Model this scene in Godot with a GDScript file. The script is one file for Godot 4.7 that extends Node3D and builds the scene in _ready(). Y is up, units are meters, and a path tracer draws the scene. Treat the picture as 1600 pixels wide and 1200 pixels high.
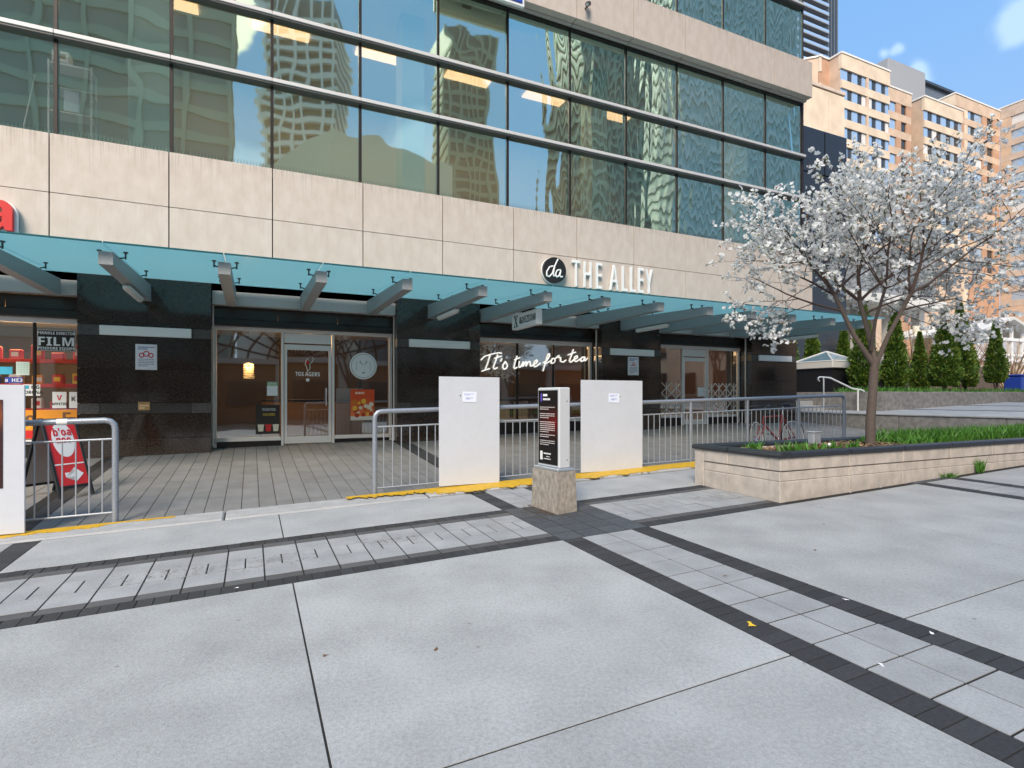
extends Node3D
# A plaza beside an office building. X runs along the facade, -Z towards it, metres.

const CAM_Y := 1.45
const BAY := 5.3
var rng := RandomNumberGenerator.new()
var taken := {}
var meshes := {}
var M := {}

# ---------------------------------------------------------------- geometry collector
class Geo:
	var v := PackedVector3Array()
	var n := PackedVector3Array()
	var u := PackedVector2Array()
	var col := PackedColorArray()
	var tint := Color(1, 1, 1)
	var colored := false
	func tri(a: Vector3, b: Vector3, c: Vector3, na := Vector3.ZERO, nb := Vector3.ZERO, nc := Vector3.ZERO, ua := Vector2.ZERO, ub := Vector2.ZERO, uc := Vector2.ZERO) -> void:
		if na == Vector3.ZERO:
			na = (b - a).cross(c - a).normalized()
			nb = na
			nc = na
		v.append(a); v.append(c); v.append(b)
		n.append(na); n.append(nc); n.append(nb)
		u.append(ua); u.append(uc); u.append(ub)
		if colored:
			col.append(tint); col.append(tint); col.append(tint)
	func quad(a: Vector3, b: Vector3, c: Vector3, d: Vector3, uv := false) -> void:
		var m := (b - a).cross(c - a)
		if m.length_squared() < 1e-14:
			m = (c - a).cross(d - a)
		m = m.normalized()
		if uv:
			tri(a, b, c, m, m, m, Vector2(0, 1), Vector2(1, 1), Vector2(1, 0))
			tri(a, c, d, m, m, m, Vector2(0, 1), Vector2(1, 0), Vector2(0, 0))
		else:
			tri(a, b, c, m, m, m)
			tri(a, c, d, m, m, m)
	# orient the quad away from a centre
	func quad_out(a: Vector3, b: Vector3, c: Vector3, d: Vector3, o: Vector3) -> void:
		if (b - a).cross(c - a).dot((a + b + c + d) / 4.0 - o) < 0:
			quad(d, c, b, a)
		else:
			quad(a, b, c, d)
	func box(p: Vector3, s: Vector3) -> void:
		hexa([p + Vector3(-s.x, -s.y, s.z) / 2, p + Vector3(s.x, -s.y, s.z) / 2, p + Vector3(s.x, -s.y, -s.z) / 2, p + Vector3(-s.x, -s.y, -s.z) / 2], s.y)
	# prism with a base outline (counter-clockwise seen from above) and height
	func hexa(base: Array, h: float) -> void:
		var k := base.size()
		var up := Vector3(0, h, 0)
		for i in k:
			quad(base[i], base[(i + 1) % k], base[(i + 1) % k] + up, base[i] + up)
		for i in range(1, k - 1):
			tri(base[0] + up, base[i] + up, base[i + 1] + up)
			tri(base[0], base[i + 1], base[i])
	func tube(pts: Array, radii: Variant, sides := 8, caps := true) -> void:
		var rings := []
		var norms := []
		var last := Vector3(0.123, 0.9, 0.31)
		for i in pts.size():
			var t: Vector3 = (pts[mini(i + 1, pts.size() - 1)] - pts[maxi(i - 1, 0)]).normalized()
			var side := last - t * last.dot(t)
			if side.length() < 0.01:
				side = t.cross(Vector3.RIGHT if absf(t.x) < 0.8 else Vector3.FORWARD)
			side = side.normalized()
			last = side
			var across := t.cross(side)
			var r: float = radii[i] if radii is Array else radii
			var ring := []
			var nn := []
			for k in sides:
				var a := TAU * k / sides
				var d := side * cos(a) + across * sin(a)
				nn.append(d)
				ring.append(pts[i] + d * r)
			rings.append(ring)
			norms.append(nn)
		for i in pts.size() - 1:
			for k in sides:
				var j := (k + 1) % sides
				tri(rings[i][k], rings[i][j], rings[i + 1][j], norms[i][k], norms[i][j], norms[i + 1][j])
				tri(rings[i][k], rings[i + 1][j], rings[i + 1][k], norms[i][k], norms[i + 1][j], norms[i + 1][k])
		if caps:
			for k in range(1, sides - 1):
				tri(rings[0][0], rings[0][k + 1], rings[0][k])
				var e := pts.size() - 1
				tri(rings[e][0], rings[e][k], rings[e][k + 1])
	func done() -> ArrayMesh:
		var a := []
		a.resize(Mesh.ARRAY_MAX)
		a[Mesh.ARRAY_VERTEX] = v
		a[Mesh.ARRAY_NORMAL] = n
		a[Mesh.ARRAY_TEX_UV] = u
		if colored:
			a[Mesh.ARRAY_COLOR] = col
		var m := ArrayMesh.new()
		m.add_surface_from_arrays(Mesh.PRIMITIVE_TRIANGLES, a)
		return m

# box with chamfered edges; the front (+z) and back carry a 0..1 uv
func cbox(sx: float, sy: float, sz: float, b := 0.004) -> ArrayMesh:
	var key := "%.4f_%.4f_%.4f_%.4f" % [sx, sy, sz, b]
	if meshes.has(key):
		return meshes[key]
	b = minf(b, minf(sx, minf(sy, sz)) * 0.3)
	var g := Geo.new()
	var h := Vector3(sx, sy, sz) / 2
	var p := func(s: Vector3, ax: int) -> Vector3:
		var q := Vector3(s.x * (h.x - b), s.y * (h.y - b), s.z * (h.z - b))
		q[ax] = s[ax] * h[ax]
		return q
	for ax in 3:
		var a1 := (ax + 1) % 3
		var a2 := (ax + 2) % 3
		for s in [-1.0, 1.0]:
			var c := []
			for q in [[-1, -1], [1, -1], [1, 1], [-1, 1]]:
				var sg := Vector3.ZERO
				sg[ax] = s
				sg[a1] = q[0]
				sg[a2] = q[1]
				c.append(p.call(sg, ax))
			if ax == 2 and s > 0:
				g.quad(c[0], c[1], c[2], c[3], true)
			else:
				g.quad_out(c[0], c[1], c[2], c[3], Vector3.ZERO)
		for s1 in [-1.0, 1.0]:
			for s2 in [-1.0, 1.0]:
				var e0 := Vector3.ZERO
				e0[ax] = -1
				e0[a1] = s1
				e0[a2] = s2
				var e1 := e0
				e1[ax] = 1
				g.quad_out(p.call(e0, a1), p.call(e1, a1), p.call(e1, a2), p.call(e0, a2), Vector3.ZERO)
	for x in [-1, 1]:
		for y in [-1, 1]:
			for z in [-1, 1]:
				var s := Vector3(x, y, z)
				var a: Vector3 = p.call(s, 0)
				var c: Vector3 = p.call(s, 1)
				var d: Vector3 = p.call(s, 2)
				if (c - a).cross(d - a).dot(a) < 0:
					g.tri(a, d, c)
				else:
					g.tri(a, c, d)
	meshes[key] = g.done()
	return meshes[key]

func plain_box(s: Vector3) -> ArrayMesh:
	var key := "b%.3f_%.3f_%.3f" % [s.x, s.y, s.z]
	if not meshes.has(key):
		var g := Geo.new()
		g.box(Vector3.ZERO, s)
		meshes[key] = g.done()
	return meshes[key]

# ---------------------------------------------------------------- scene helpers
func numbered(called: String) -> String:
	var k: int = taken.get(called, -1) + 1
	taken[called] = k
	return called if k == 0 else "%s_%03d" % [called, k]

func thing(called: String, label: String, category: String, at := Vector3.ZERO, turn := 0.0, group := "") -> Node3D:
	var o := Node3D.new()
	o.name = numbered(called)
	add_child(o)
	o.position = at
	o.rotation.y = turn
	o.set_meta("label", label)
	o.set_meta("category", category)
	if group:
		o.set_meta("group", group)
	return o

func setting(called: String) -> Node3D:
	var o := Node3D.new()
	o.name = numbered(called)
	add_child(o)
	o.set_meta("kind", "structure")
	return o

func part(parent: Node, called: String, mesh: Mesh, m: Material, at := Vector3.ZERO, turn := Vector3.ZERO) -> MeshInstance3D:
	var o := MeshInstance3D.new()
	o.name = called
	o.mesh = mesh
	o.material_override = m
	parent.add_child(o, true)
	o.position = at
	o.rotation = turn
	return o

func block(parent: Node, called: String, x0: float, x1: float, y0: float, y1: float, d0: float, d1: float, m: Material, b := 0.004) -> MeshInstance3D:
	return part(parent, called, cbox(absf(x1 - x0), absf(y1 - y0), absf(d1 - d0), b), m, Vector3((x0 + x1) / 2, (y0 + y1) / 2, -(d0 + d1) / 2))

func copy_of(o: Node3D, at: Vector3, turn: float, label: String) -> Node3D:
	var c: Node3D = o.duplicate()
	c.name = numbered(String(o.name).rstrip("0123456789").rstrip("_"))
	add_child(c)
	c.position = at
	c.rotation.y = turn
	c.set_meta("label", label)
	return c

func lettering(parent: Node, called: String, text: String, height: float, depth: float, m: Material, at: Vector3, turn := Vector3.ZERO, squeeze := 1.0, bold := true, serif := false) -> MeshInstance3D:
	var f := SystemFont.new()
	f.font_names = PackedStringArray(["Droid Serif" if serif else "Droid Sans"])
	f.font_weight = 700 if bold else 400
	var t := TextMesh.new()
	t.font = f
	t.text = text
	t.font_size = 48
	t.pixel_size = height / 34.5
	t.depth = depth
	t.curve_step = 2.0
	var o := part(parent, called, t, m, at, turn)
	o.scale = Vector3(squeeze, 1, 1)
	return o

# ---------------------------------------------------------------- textures and materials
func noise_img(sd: int, freq: float, size := 512, octaves := 4, type := FastNoiseLite.TYPE_SIMPLEX_SMOOTH) -> Image:
	var f := FastNoiseLite.new()
	f.seed = sd
	f.noise_type = type
	f.frequency = freq
	f.fractal_octaves = octaves
	return f.get_seamless_image(size, size, false, false, 0.15, true)

# tone map: base colour factors from two noises and per-pixel grain, between lo and hi
func grain_tex(sd: int, lo: float, hi: float, grain: float, freq := 0.02, spots := 0.0, size := 512, tint := Color(1, 1, 1)) -> ImageTexture:
	var a := noise_img(sd, freq, size)
	a.convert(Image.FORMAT_L8)
	var src := a.get_data()
	var out := PackedByteArray()
	out.resize(size * size * 3)
	var r := RandomNumberGenerator.new()
	r.seed = sd + 77
	for i in size * size:
		var t := lerpf(lo, hi, src[i] / 255.0) + (r.randf() - 0.5) * grain
		if spots > 0.0 and r.randf() < spots:
			t *= r.randf_range(0.45, 0.8)
		var l := clampf(t, 0.0, 1.0)
		out[i * 3] = int(255 * pow(clampf(l * tint.r, 0, 1), 1 / 2.2))
		out[i * 3 + 1] = int(255 * pow(clampf(l * tint.g, 0, 1), 1 / 2.2))
		out[i * 3 + 2] = int(255 * pow(clampf(l * tint.b, 0, 1), 1 / 2.2))
	return ImageTexture.create_from_image(Image.create_from_data(size, size, false, Image.FORMAT_RGB8, out))

# smooth waviness of float glass: slopes of a low noise, kept as floats
func wave_tex(sd: int, fx: float, fy: float, slope: float, size := 256) -> ImageTexture:
	var f := FastNoiseLite.new()
	f.seed = sd
	f.noise_type = FastNoiseLite.TYPE_SIMPLEX_SMOOTH
	f.frequency = 1.0
	f.fractal_type = FastNoiseLite.FRACTAL_NONE
	var im := Image.create(size, size, false, Image.FORMAT_RGBF)
	for y in size:
		for x in size:
			# torus coordinates keep it seamless
			var a := TAU * x / size
			var b := TAU * y / size
			var p := Vector3(cos(a) * fx, sin(a) * fx + cos(b) * fy, sin(b) * fy + cos(b) * 0.3 * fy)
			var e := 0.05
			var h := f.get_noise_3dv(p)
			var dx := (f.get_noise_3dv(p + Vector3(-sin(a), cos(a), 0) * e) - h) / e
			var dy := (f.get_noise_3dv(p + Vector3(0, -sin(b), cos(b)) * e) - h) / e
			var n := Vector3(-dx * slope, -dy * slope * 0.6, 1).normalized()
			im.set_pixel(x, y, Color(n.x * 0.5 + 0.5, n.y * 0.5 + 0.5, n.z * 0.5 + 0.5))
	return ImageTexture.create_from_image(im)

func mat(called: String, r: float, g: float, b: float, rough := 0.7, metal := 0.0) -> StandardMaterial3D:
	var m := StandardMaterial3D.new()
	m.resource_name = called
	m.albedo_color = Color(r, g, b).linear_to_srgb()
	m.roughness = rough
	m.metallic = metal
	M[called] = m
	return m

func textured(m: StandardMaterial3D, tex: Texture2D, scale: Vector3, world := true) -> StandardMaterial3D:
	m.albedo_texture = tex
	m.uv1_triplanar = true
	m.uv1_world_triplanar = world
	m.uv1_scale = scale
	return m

func patches(m: StandardMaterial3D, tex: Texture2D, scale: Vector3) -> StandardMaterial3D:
	m.detail_enabled = true
	m.detail_albedo = tex
	m.detail_blend_mode = BaseMaterial3D.BLEND_MODE_MUL
	m.detail_uv_layer = BaseMaterial3D.DETAIL_UV_2
	m.uv2_triplanar = true
	m.uv2_world_triplanar = true
	m.uv2_scale = scale
	return m

func relief(m: StandardMaterial3D, tex: Texture2D, amount: float) -> StandardMaterial3D:
	m.heightmap_enabled = true
	m.heightmap_texture = tex
	m.heightmap_scale = amount
	return m

# coated glass: part mirror, the rest clear
func coated(called: String, share: float, tint: Color, wave: Texture2D, bend: float) -> StandardMaterial3D:
	var m := StandardMaterial3D.new()
	m.resource_name = called
	var white := Image.create(4, 4, false, Image.FORMAT_RGB8)
	white.fill(Color.WHITE)
	m.albedo_texture = ImageTexture.create_from_image(white)
	m.albedo_color = Color(tint.r, tint.g, tint.b, share)
	m.transparency = BaseMaterial3D.TRANSPARENCY_ALPHA
	m.metallic = 1.0
	m.roughness = 0.02
	if wave:
		m.normal_enabled = true
		m.normal_texture = wave
		m.normal_scale = bend
		m.uv1_triplanar = true
		m.uv1_world_triplanar = true
		m.uv1_scale = Vector3(0.23, 0.23, 0.23)
	M[called] = m
	return m

func lamp_mat(called: String, c: Color, energy: float) -> StandardMaterial3D:
	var m := StandardMaterial3D.new()
	m.resource_name = called
	m.albedo_color = Color(0.9, 0.9, 0.88)
	m.emission_enabled = true
	m.emission = c
	m.emission_energy_multiplier = energy
	M[called] = m
	return m

func print_mat(called: String, im: Image, rough := 0.5) -> StandardMaterial3D:
	var m := StandardMaterial3D.new()
	m.resource_name = called
	m.albedo_texture = ImageTexture.create_from_image(im)
	m.roughness = rough
	m.texture_repeat = false
	M[called] = m
	return m

func streak_tex(sd: int, strong := 1.0, size := 512) -> ImageTexture:
	var r := RandomNumberGenerator.new()
	r.seed = sd
	var nz := FastNoiseLite.new()
	nz.seed = sd
	nz.frequency = 0.012
	var amp := []
	var run := []
	for x in size:
		amp.append(0.0)
		run.append(0.3)
	for k in 70:
		var x := r.randi() % size
		var w := r.randi_range(1, 5)
		var s := r.randf_range(0.05, 0.36)
		var l := r.randf_range(0.12, 0.75)
		for j in w:
			var q := (x + j) % size
			amp[q] = maxf(amp[q], s * (1.0 - 0.5 * absf(j - w / 2.0) / w))
			run[q] = l
	var out := PackedByteArray()
	out.resize(size * size * 3)
	for y in size:
		var t := float(y) / size
		for x in size:
			var nn := nz.get_noise_2d(x * 0.9, y * 0.35)
			var fall := clampf(1.0 - t / float(run[x]), 0.0, 1.0)
			var l := 0.92 + 0.09 * nn + 0.03 * nz.get_noise_2d(x * 6.0, y * 0.5) + (r.randf() - 0.5) * 0.04 - strong * float(amp[x]) * fall * (0.75 + 0.5 * nz.get_noise_2d(x * 9.0, y * 4.0))
			l = clampf(l, 0.1, 1.0)
			var g := pow(l, 1 / 2.2)
			out[(y * size + x) * 3] = int(255 * g)
			out[(y * size + x) * 3 + 1] = int(255 * clampf(g * (0.985 + 0.01 * nn), 0, 1))
			out[(y * size + x) * 3 + 2] = int(255 * clampf(g * (0.97 + 0.02 * nn), 0, 1))
	return ImageTexture.create_from_image(Image.create_from_data(size, size, false, Image.FORMAT_RGB8, out))

func clouds() -> ImageTexture:
	var w := 2048
	var h := 1024
	var im := Image.create(w, h, false, Image.FORMAT_RGBA8)
	im.fill(Color(1, 1, 1, 0))
	var nz := FastNoiseLite.new()
	nz.seed = 5
	nz.frequency = 0.035
	nz.fractal_octaves = 5
	var r := RandomNumberGenerator.new()
	r.seed = 31
	# azimuth, height, size in degrees
	var list := [[59.2, 27.3, 0.55], [60.2, 25.2, 1.4], [67.6, 27.0, 2.2]]
	for k in 46:
		list.append([90.0 + r.randf() * 315.0, r.randf_range(8, 52), r.randf_range(1.0, 4.5)])
	for c in list:
		var cx := fposmod(c[0], 360.0) / 360.0 * w
		var cy = (90.0 - c[1]) / 180.0 * h
		var s: float = c[2] / 180.0 * h
		var lobes := []
		for k in 7:
			lobes.append([r.randf_range(-1.3, 1.3) * s, r.randf_range(-0.35, 0.3) * s, r.randf_range(0.35, 0.75) * s])
		var ext := int(s * 2.6)
		for y in range(maxi(0, int(cy) - ext), mini(h, int(cy) + ext)):
			for xx in range(int(cx) - ext, int(cx) + ext):
				var v := 0.0
				for l in lobes:
					var dx: float = (xx - cx - l[0]) / l[2]
					var dy: float = (y - cy - l[1]) / l[2]
					v += exp(-(dx * dx + dy * dy) * 1.2)
				v += nz.get_noise_2d(xx * 2.2, y * 2.6) * 0.55
				var a := smoothstep(0.3, 1.7, v)
				if a > 0.003:
					var x := posmod(xx, w)
					a = maxf(a, im.get_pixel(x, y).a)
					im.set_pixel(x, y, Color(1, 0.985, 0.97, a))
	return ImageTexture.create_from_image(im)

func make_materials() -> void:
	rng.seed = 11
	var fine := grain_tex(1, 0.74, 1.0, 0.3, 0.07, 0.012)
	var coarse := grain_tex(2, 0.74, 1.0, 0.03, 0.016, 0.0, 512, Color(1, 0.995, 0.985))
	var bumps := grain_tex(3, 0.3, 0.9, 0.5, 0.12)
	var mottled := grain_tex(4, 0.55, 1.0, 0.25, 0.03, 0.03)
	var wavy := wave_tex(21, 0.8, 0.5, 0.0015)
	var ripple := wave_tex(22, 2.6, 0.4, 0.0042)
	var stretch := grain_tex(6, 0.8, 1.0, 0.05, 0.03)
	for k in 3:
		var c: float = [0.475, 0.455, 0.49][k]
		relief(patches(textured(mat("concrete_%d" % k, c, c * 1.025, c * 1.04, 0.85), fine, Vector3.ONE * 0.9), coarse, Vector3.ONE * 0.17), bumps, 0.35)
	for k in 4:
		var c: float = [0.43, 0.405, 0.45, 0.42][k]
		relief(patches(textured(mat("tile_%d" % k, c, c * 1.025, c * 1.06, 0.8), fine, Vector3.ONE * 1.3), coarse, Vector3.ONE * 0.31), bumps, 0.25)
	for k in 4:
		var c: float = [0.036, 0.044, 0.052, 0.041][k]
		relief(textured(mat("dark_paver_%d" % k, c, c * 1.02, c * 1.1, 0.75), mottled, Vector3.ONE * 2.3), bumps, 0.3)
	for k in 2:
		var c: float = [0.115, 0.135][k]
		relief(patches(textured(mat("grey_paver_%d" % k, c, c, c * 1.02, 0.78), fine, Vector3.ONE * 1.7), coarse, Vector3.ONE * 0.4), bumps, 0.3)
	for k in 2:
		var c: float = [0.085, 0.10][k]
		relief(textured(mat("slate_paver_%d" % k, c * 0.92, c, c * 1.12, 0.7), mottled, Vector3.ONE * 1.1), bumps, 0.25)
	for k in 3:
		var c: float = [0.265, 0.25, 0.28][k]
		patches(textured(mat("walk_tile_%d" % k, c, c * 0.985, c * 0.965, 0.7), fine, Vector3.ONE * 1.5), coarse, Vector3.ONE * 0.27)
	textured(mat("joint_bed", 0.022, 0.02, 0.018, 0.95), mottled, Vector3.ONE * 2.0)
	relief(patches(textured(mat("kerb", 0.52, 0.52, 0.52, 0.8), fine, Vector3.ONE * 1.1), coarse, Vector3.ONE * 0.5), bumps, 0.5)
	patches(textured(mat("yellow_paint", 0.85, 0.5, 0.015, 0.55), fine, Vector3.ONE * 2.0), coarse, Vector3.ONE * 1.1)
	textured(mat("ground", 0.2, 0.2, 0.2, 0.9), coarse, Vector3.ONE * 0.1)
	for k in 3:
		var m := mat("stone_panel_%d" % k, 0.61, 0.54, 0.485, 0.7)
		m.albedo_texture = streak_tex(40 + k)
	for k in 2:
		mat("stone_soft_%d" % k, 0.61, 0.543, 0.49, 0.7).albedo_texture = streak_tex(46 + k, 0.25)
	textured(mat("stone_plain", 0.57, 0.505, 0.45, 0.75), stretch, Vector3(1.2, 0.3, 1.2))
	var gt := grain_tex(9, 0.25, 1.0, 0.5, 0.05, 0.05)
	textured(mat("granite_0", 0.072, 0.05, 0.038, 0.09), gt, Vector3.ONE * 0.8)
	textured(mat("granite_1", 0.058, 0.04, 0.03, 0.07), gt, Vector3.ONE * 0.8)
	textured(mat("granite_band", 0.085, 0.074, 0.066, 0.3), gt, Vector3.ONE * 0.9)
	textured(mat("granite_matt", 0.13, 0.115, 0.105, 0.4), gt, Vector3.ONE * 0.9)
	for q in ["granite_0", "granite_1"]:
		M[q].metallic_specular = 0.6
	mat("core", 0.02, 0.018, 0.016, 0.8)
	coated("upper_glass", 0.62, Color(0.88, 1.0, 0.93), wavy, 1.0)
	coated("upper_glass_ripple", 0.66, Color(0.88, 1.0, 0.95), ripple, 1.0)
	coated("shop_glass", 0.36, Color(0.95, 0.96, 0.94), wavy, 0.3)
	mat("dark_bronze", 0.022, 0.016, 0.014, 0.45, 0.3)
	mat("transom_metal", 0.62, 0.6, 0.59, 0.5, 0.1)
	mat("transom_dark", 0.09, 0.085, 0.082, 0.5, 0.2)
	textured(mat("steel_paint", 0.36, 0.385, 0.395, 0.5), stretch, Vector3.ONE * 1.2)
	mat("steel_light", 0.45, 0.44, 0.43, 0.5)
	mat("alu", 0.74, 0.70, 0.66, 0.45, 0.1)
	mat("zinc", 0.44, 0.47, 0.51, 0.42, 0.5)
	textured(mat("zinc_rail", 0.42, 0.46, 0.52, 0.4, 0.45), mottled, Vector3.ONE * 3.0)
	mat("fitting", 0.1, 0.1, 0.1, 0.35, 0.8)
	mat("light_lens", 0.8, 0.79, 0.76, 0.4)
	var tg := mat("teal_glass", 0.16, 0.48, 0.57, 0.3)
	tg.metallic_specular = 0.22
	tg.backlight_enabled = true
	tg.backlight = Color(0.80, 0.955, 0.985)
	mat("teal_edge", 0.02, 0.11, 0.13, 0.15)
	textured(mat("timber_soffit", 0.16, 0.08, 0.035, 0.5), stretch, Vector3(2, 2, 0.2))
	mat("black_panel", 0.016, 0.013, 0.011, 0.35)
	mat("fascia", 0.035, 0.028, 0.023, 0.25)
	mat("white_board", 0.61, 0.635, 0.685, 0.55)
	patches(textured(M.white_board, grain_tex(18, 0.965, 1.0, 0.03, 0.02), Vector3.ONE * 0.7), grain_tex(19, 0.95, 1.0, 0.0, 0.008), Vector3.ONE * 0.4)
	mat("cabinet", 0.56, 0.57, 0.58, 0.45)
	mat("board_edge", 0.5, 0.47, 0.42, 0.7)
	mat("paper", 0.8, 0.8, 0.78, 0.8)
	mat("white", 0.82, 0.82, 0.81, 0.5)
	mat("cream", 0.74, 0.68, 0.54, 0.8)
	mat("black", 0.012, 0.012, 0.012, 0.5)
	mat("red", 0.62, 0.022, 0.02, 0.4)
	mat("rubber", 0.015, 0.015, 0.015, 0.8)
	mat("bike_frame", 0.3, 0.03, 0.03, 0.3)
	mat("chrome", 0.6, 0.6, 0.6, 0.2, 1.0)
	mat("orange", 0.8, 0.3, 0.02, 0.5)
	mat("yellow", 0.8, 0.52, 0.03, 0.5)
	mat("blue", 0.02, 0.06, 0.35, 0.45)
	mat("cyan", 0.05, 0.42, 0.6, 0.5)
	mat("green", 0.1, 0.32, 0.06, 0.6)
	mat("brown", 0.16, 0.08, 0.04, 0.7)
	mat("wood", 0.34, 0.19, 0.09, 0.6)
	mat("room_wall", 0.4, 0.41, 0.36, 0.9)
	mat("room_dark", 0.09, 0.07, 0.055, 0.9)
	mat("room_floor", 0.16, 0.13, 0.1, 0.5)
	mat("room_green", 0.4, 0.46, 0.36, 0.9)
	lamp_mat("warm_lamp", Color(1.0, 0.82, 0.58), 1.3)
	lamp_mat("neon", Color(1.0, 0.98, 0.95), 0.45)
	lamp_mat("shop_lamp", Color(1.0, 0.82, 0.55), 4.0)
	var pc := relief(patches(textured(mat("planter_wall", 0.74, 0.66, 0.585, 0.85), fine, Vector3.ONE * 1.6), grain_tex(14, 0.68, 1.0, 0.05, 0.02, 0.0, 512, Color(1, 0.98, 0.95)), Vector3(0.5, 0.35, 0.5)), bumps, 0.6)
	pc.uv1_triplanar_sharpness = 4.0
	patches(textured(mat("weathered", 0.55, 0.51, 0.46, 0.88), fine, Vector3.ONE * 1.9), grain_tex(15, 0.4, 1.0, 0.1, 0.03, 0.0, 512, Color(1, 0.95, 0.88)), Vector3(1.1, 0.6, 1.1))
	textured(mat("coping", 0.03, 0.033, 0.042, 0.4), mottled, Vector3.ONE * 2.0)
	patches(textured(mat("low_wall", 0.33, 0.315, 0.3, 0.85), fine, Vector3.ONE * 1.2), grain_tex(16, 0.5, 1.0, 0.05, 0.02), Vector3(0.5, 0.5, 0.5))
	textured(mat("soil", 0.2, 0.12, 0.065, 0.95), mottled, Vector3.ONE * 2.5)
	mat("smudge", 0.26, 0.25, 0.24, 0.9)
	textured(mat("stain", 0.11, 0.075, 0.05, 0.9), mottled, Vector3.ONE * 2.5)
	var bark := textured(mat("bark", 0.15, 0.115, 0.095, 0.85), mottled, Vector3(3, 1.2, 3))
	relief(bark, bumps, 0.8)
	mat("twig", 0.07, 0.045, 0.036, 0.85)
	var pet := mat("petal", 0.88, 0.89, 0.89, 0.6)
	pet.vertex_color_use_as_albedo = true
	pet.backlight_enabled = true
	pet.backlight = Color(0.9, 0.9, 0.9)
	var leaf := mat("leaf", 1, 1, 1, 0.55)
	leaf.vertex_color_use_as_albedo = true
	leaf.backlight_enabled = true
	leaf.backlight = Color(0.4, 0.45, 0.2)
	# far buildings
	textured(mat("tan_brick", 0.60, 0.455, 0.345, 0.85), coarse, Vector3.ONE * 0.05)
	textured(mat("orange_brick", 0.50, 0.30, 0.2, 0.85), coarse, Vector3.ONE * 0.05)
	textured(mat("pale_stucco", 0.70, 0.58, 0.45, 0.9), coarse, Vector3.ONE * 0.04)
	textured(mat("band_stone", 0.58, 0.475, 0.40, 0.9), coarse, Vector3.ONE * 0.05)
	coated("far_glass", 0.62, Color(0.75, 0.85, 0.95), null, 0.0)
	M["far_glass"].transparency = BaseMaterial3D.TRANSPARENCY_DISABLED
	M["far_glass"].metallic = 0.4
	M["far_glass"].albedo_color = Color(0.66, 0.76, 0.86)
	M["far_glass"].roughness = 0.08
	mat("dark_pane", 0.05, 0.055, 0.06, 0.1, 0.3)
	mat("blind", 0.6, 0.6, 0.6, 0.7)
	mat("slate_panel", 0.1, 0.12, 0.15, 0.5)
	mat("grey_panel", 0.27, 0.28, 0.30, 0.6)
	mat("tower_blue", 0.05, 0.08, 0.13, 0.12, 0.5)
	mat("sunny", 0.82, 0.74, 0.55, 0.8)
	mat("bright_slab", 0.8, 0.8, 0.76, 0.7)
	mat("pale_green", 0.56, 0.64, 0.6, 0.4)
	mat("grey_green", 0.2, 0.22, 0.19, 0.5)
	mat("olive", 0.3, 0.32, 0.27, 0.6)
	mat("slab_white", 0.66, 0.65, 0.62, 0.7)
	textured(mat("red_brick", 0.36, 0.17, 0.09, 0.85), mottled, Vector3.ONE * 0.6)
	mat("skylight_glass", 0.22, 0.36, 0.42, 0.06, 0.4)
	mat("polished_black", 0.018, 0.018, 0.02, 0.12)
	textured(mat("brown_panel", 0.2, 0.145, 0.105, 0.6), coarse, Vector3.ONE * 0.2)

# ---------------------------------------------------------------- the light and the camera
func _ready() -> void:
	var cam := Camera3D.new()
	cam.name = "camera"
	add_child(cam)
	cam.position = Vector3(0, CAM_Y, 0)
	cam.rotation = Vector3(0, deg_to_rad(-25.0), 0)
	cam.projection = Camera3D.PROJECTION_FRUSTUM
	cam.near = 0.05
	cam.far = 2000.0
	cam.size = 0.05 * 1200.0 / 870.0
	cam.frustum_offset = Vector2(0, 0.05 * 22.0 / 870.0)
	cam.current = true
	var sky_mat := ProceduralSkyMaterial.new()
	sky_mat.sky_top_color = Color(0.375, 0.54, 0.725)
	sky_mat.sky_horizon_color = Color(0.66, 0.725, 0.78)
	sky_mat.sky_curve = 0.16
	sky_mat.ground_bottom_color = Color(0.35, 0.34, 0.33)
	sky_mat.ground_horizon_color = Color(0.6, 0.62, 0.64)
	sky_mat.sun_angle_max = 6.0
	sky_mat.sky_cover = clouds()
	sky_mat.sky_cover_modulate = Color(0.42, 0.42, 0.42)
	var sky := Sky.new()
	sky.sky_material = sky_mat
	var env := Environment.new()
	env.background_mode = Environment.BG_SKY
	env.sky = sky
	env.background_energy_multiplier = 1.0
	env.tonemap_mode = Environment.TONE_MAPPER_LINEAR
	env.tonemap_exposure = 1.95
	env.sdfgi_enabled = true
	env.ssao_enabled = true
	env.ssil_enabled = true
	var we := WorldEnvironment.new()
	we.name = "environment"
	we.environment = env
	add_child(we)
	var sun := DirectionalLight3D.new()
	sun.name = "sun"
	add_child(sun)
	sun.light_color = Color(1.0, 0.955, 0.9)
	sun.light_energy = 0.95
	sun.light_angular_distance = 28.0
	sun.shadow_enabled = true
	var el := deg_to_rad(41.0)
	var az := deg_to_rad(213.0)
	sun.look_at_from_position(Vector3(sin(az) * cos(el), sin(el), -cos(az) * cos(el)) * 50.0, Vector3.ZERO)

	make_materials()
	build_ground()
	build_storefront_walk()
	build_kerb_and_fence()
	build_office()
	build_canopy()
	build_raised_plaza()
	build_background()
	build_opposite()
	build_planter()
	build_signs()
	build_shops()
	build_bicycle()
	build_blossom_tree()
	build_litter()

# ---------------------------------------------------------------- plaza
func sloped(called: String) -> Node3D:
	var o := setting(called)
	var bx := Vector3(1, 0.03, 0).normalized()
	var by := Vector3(-0.03, 1, 0.023).normalized()
	o.transform = Transform3D(Basis(bx, by, bx.cross(by)), Vector3.ZERO)
	return o

func pick(prefix: String, n: int) -> Material:
	return M["%s_%d" % [prefix, rng.randi() % n]]

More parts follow.
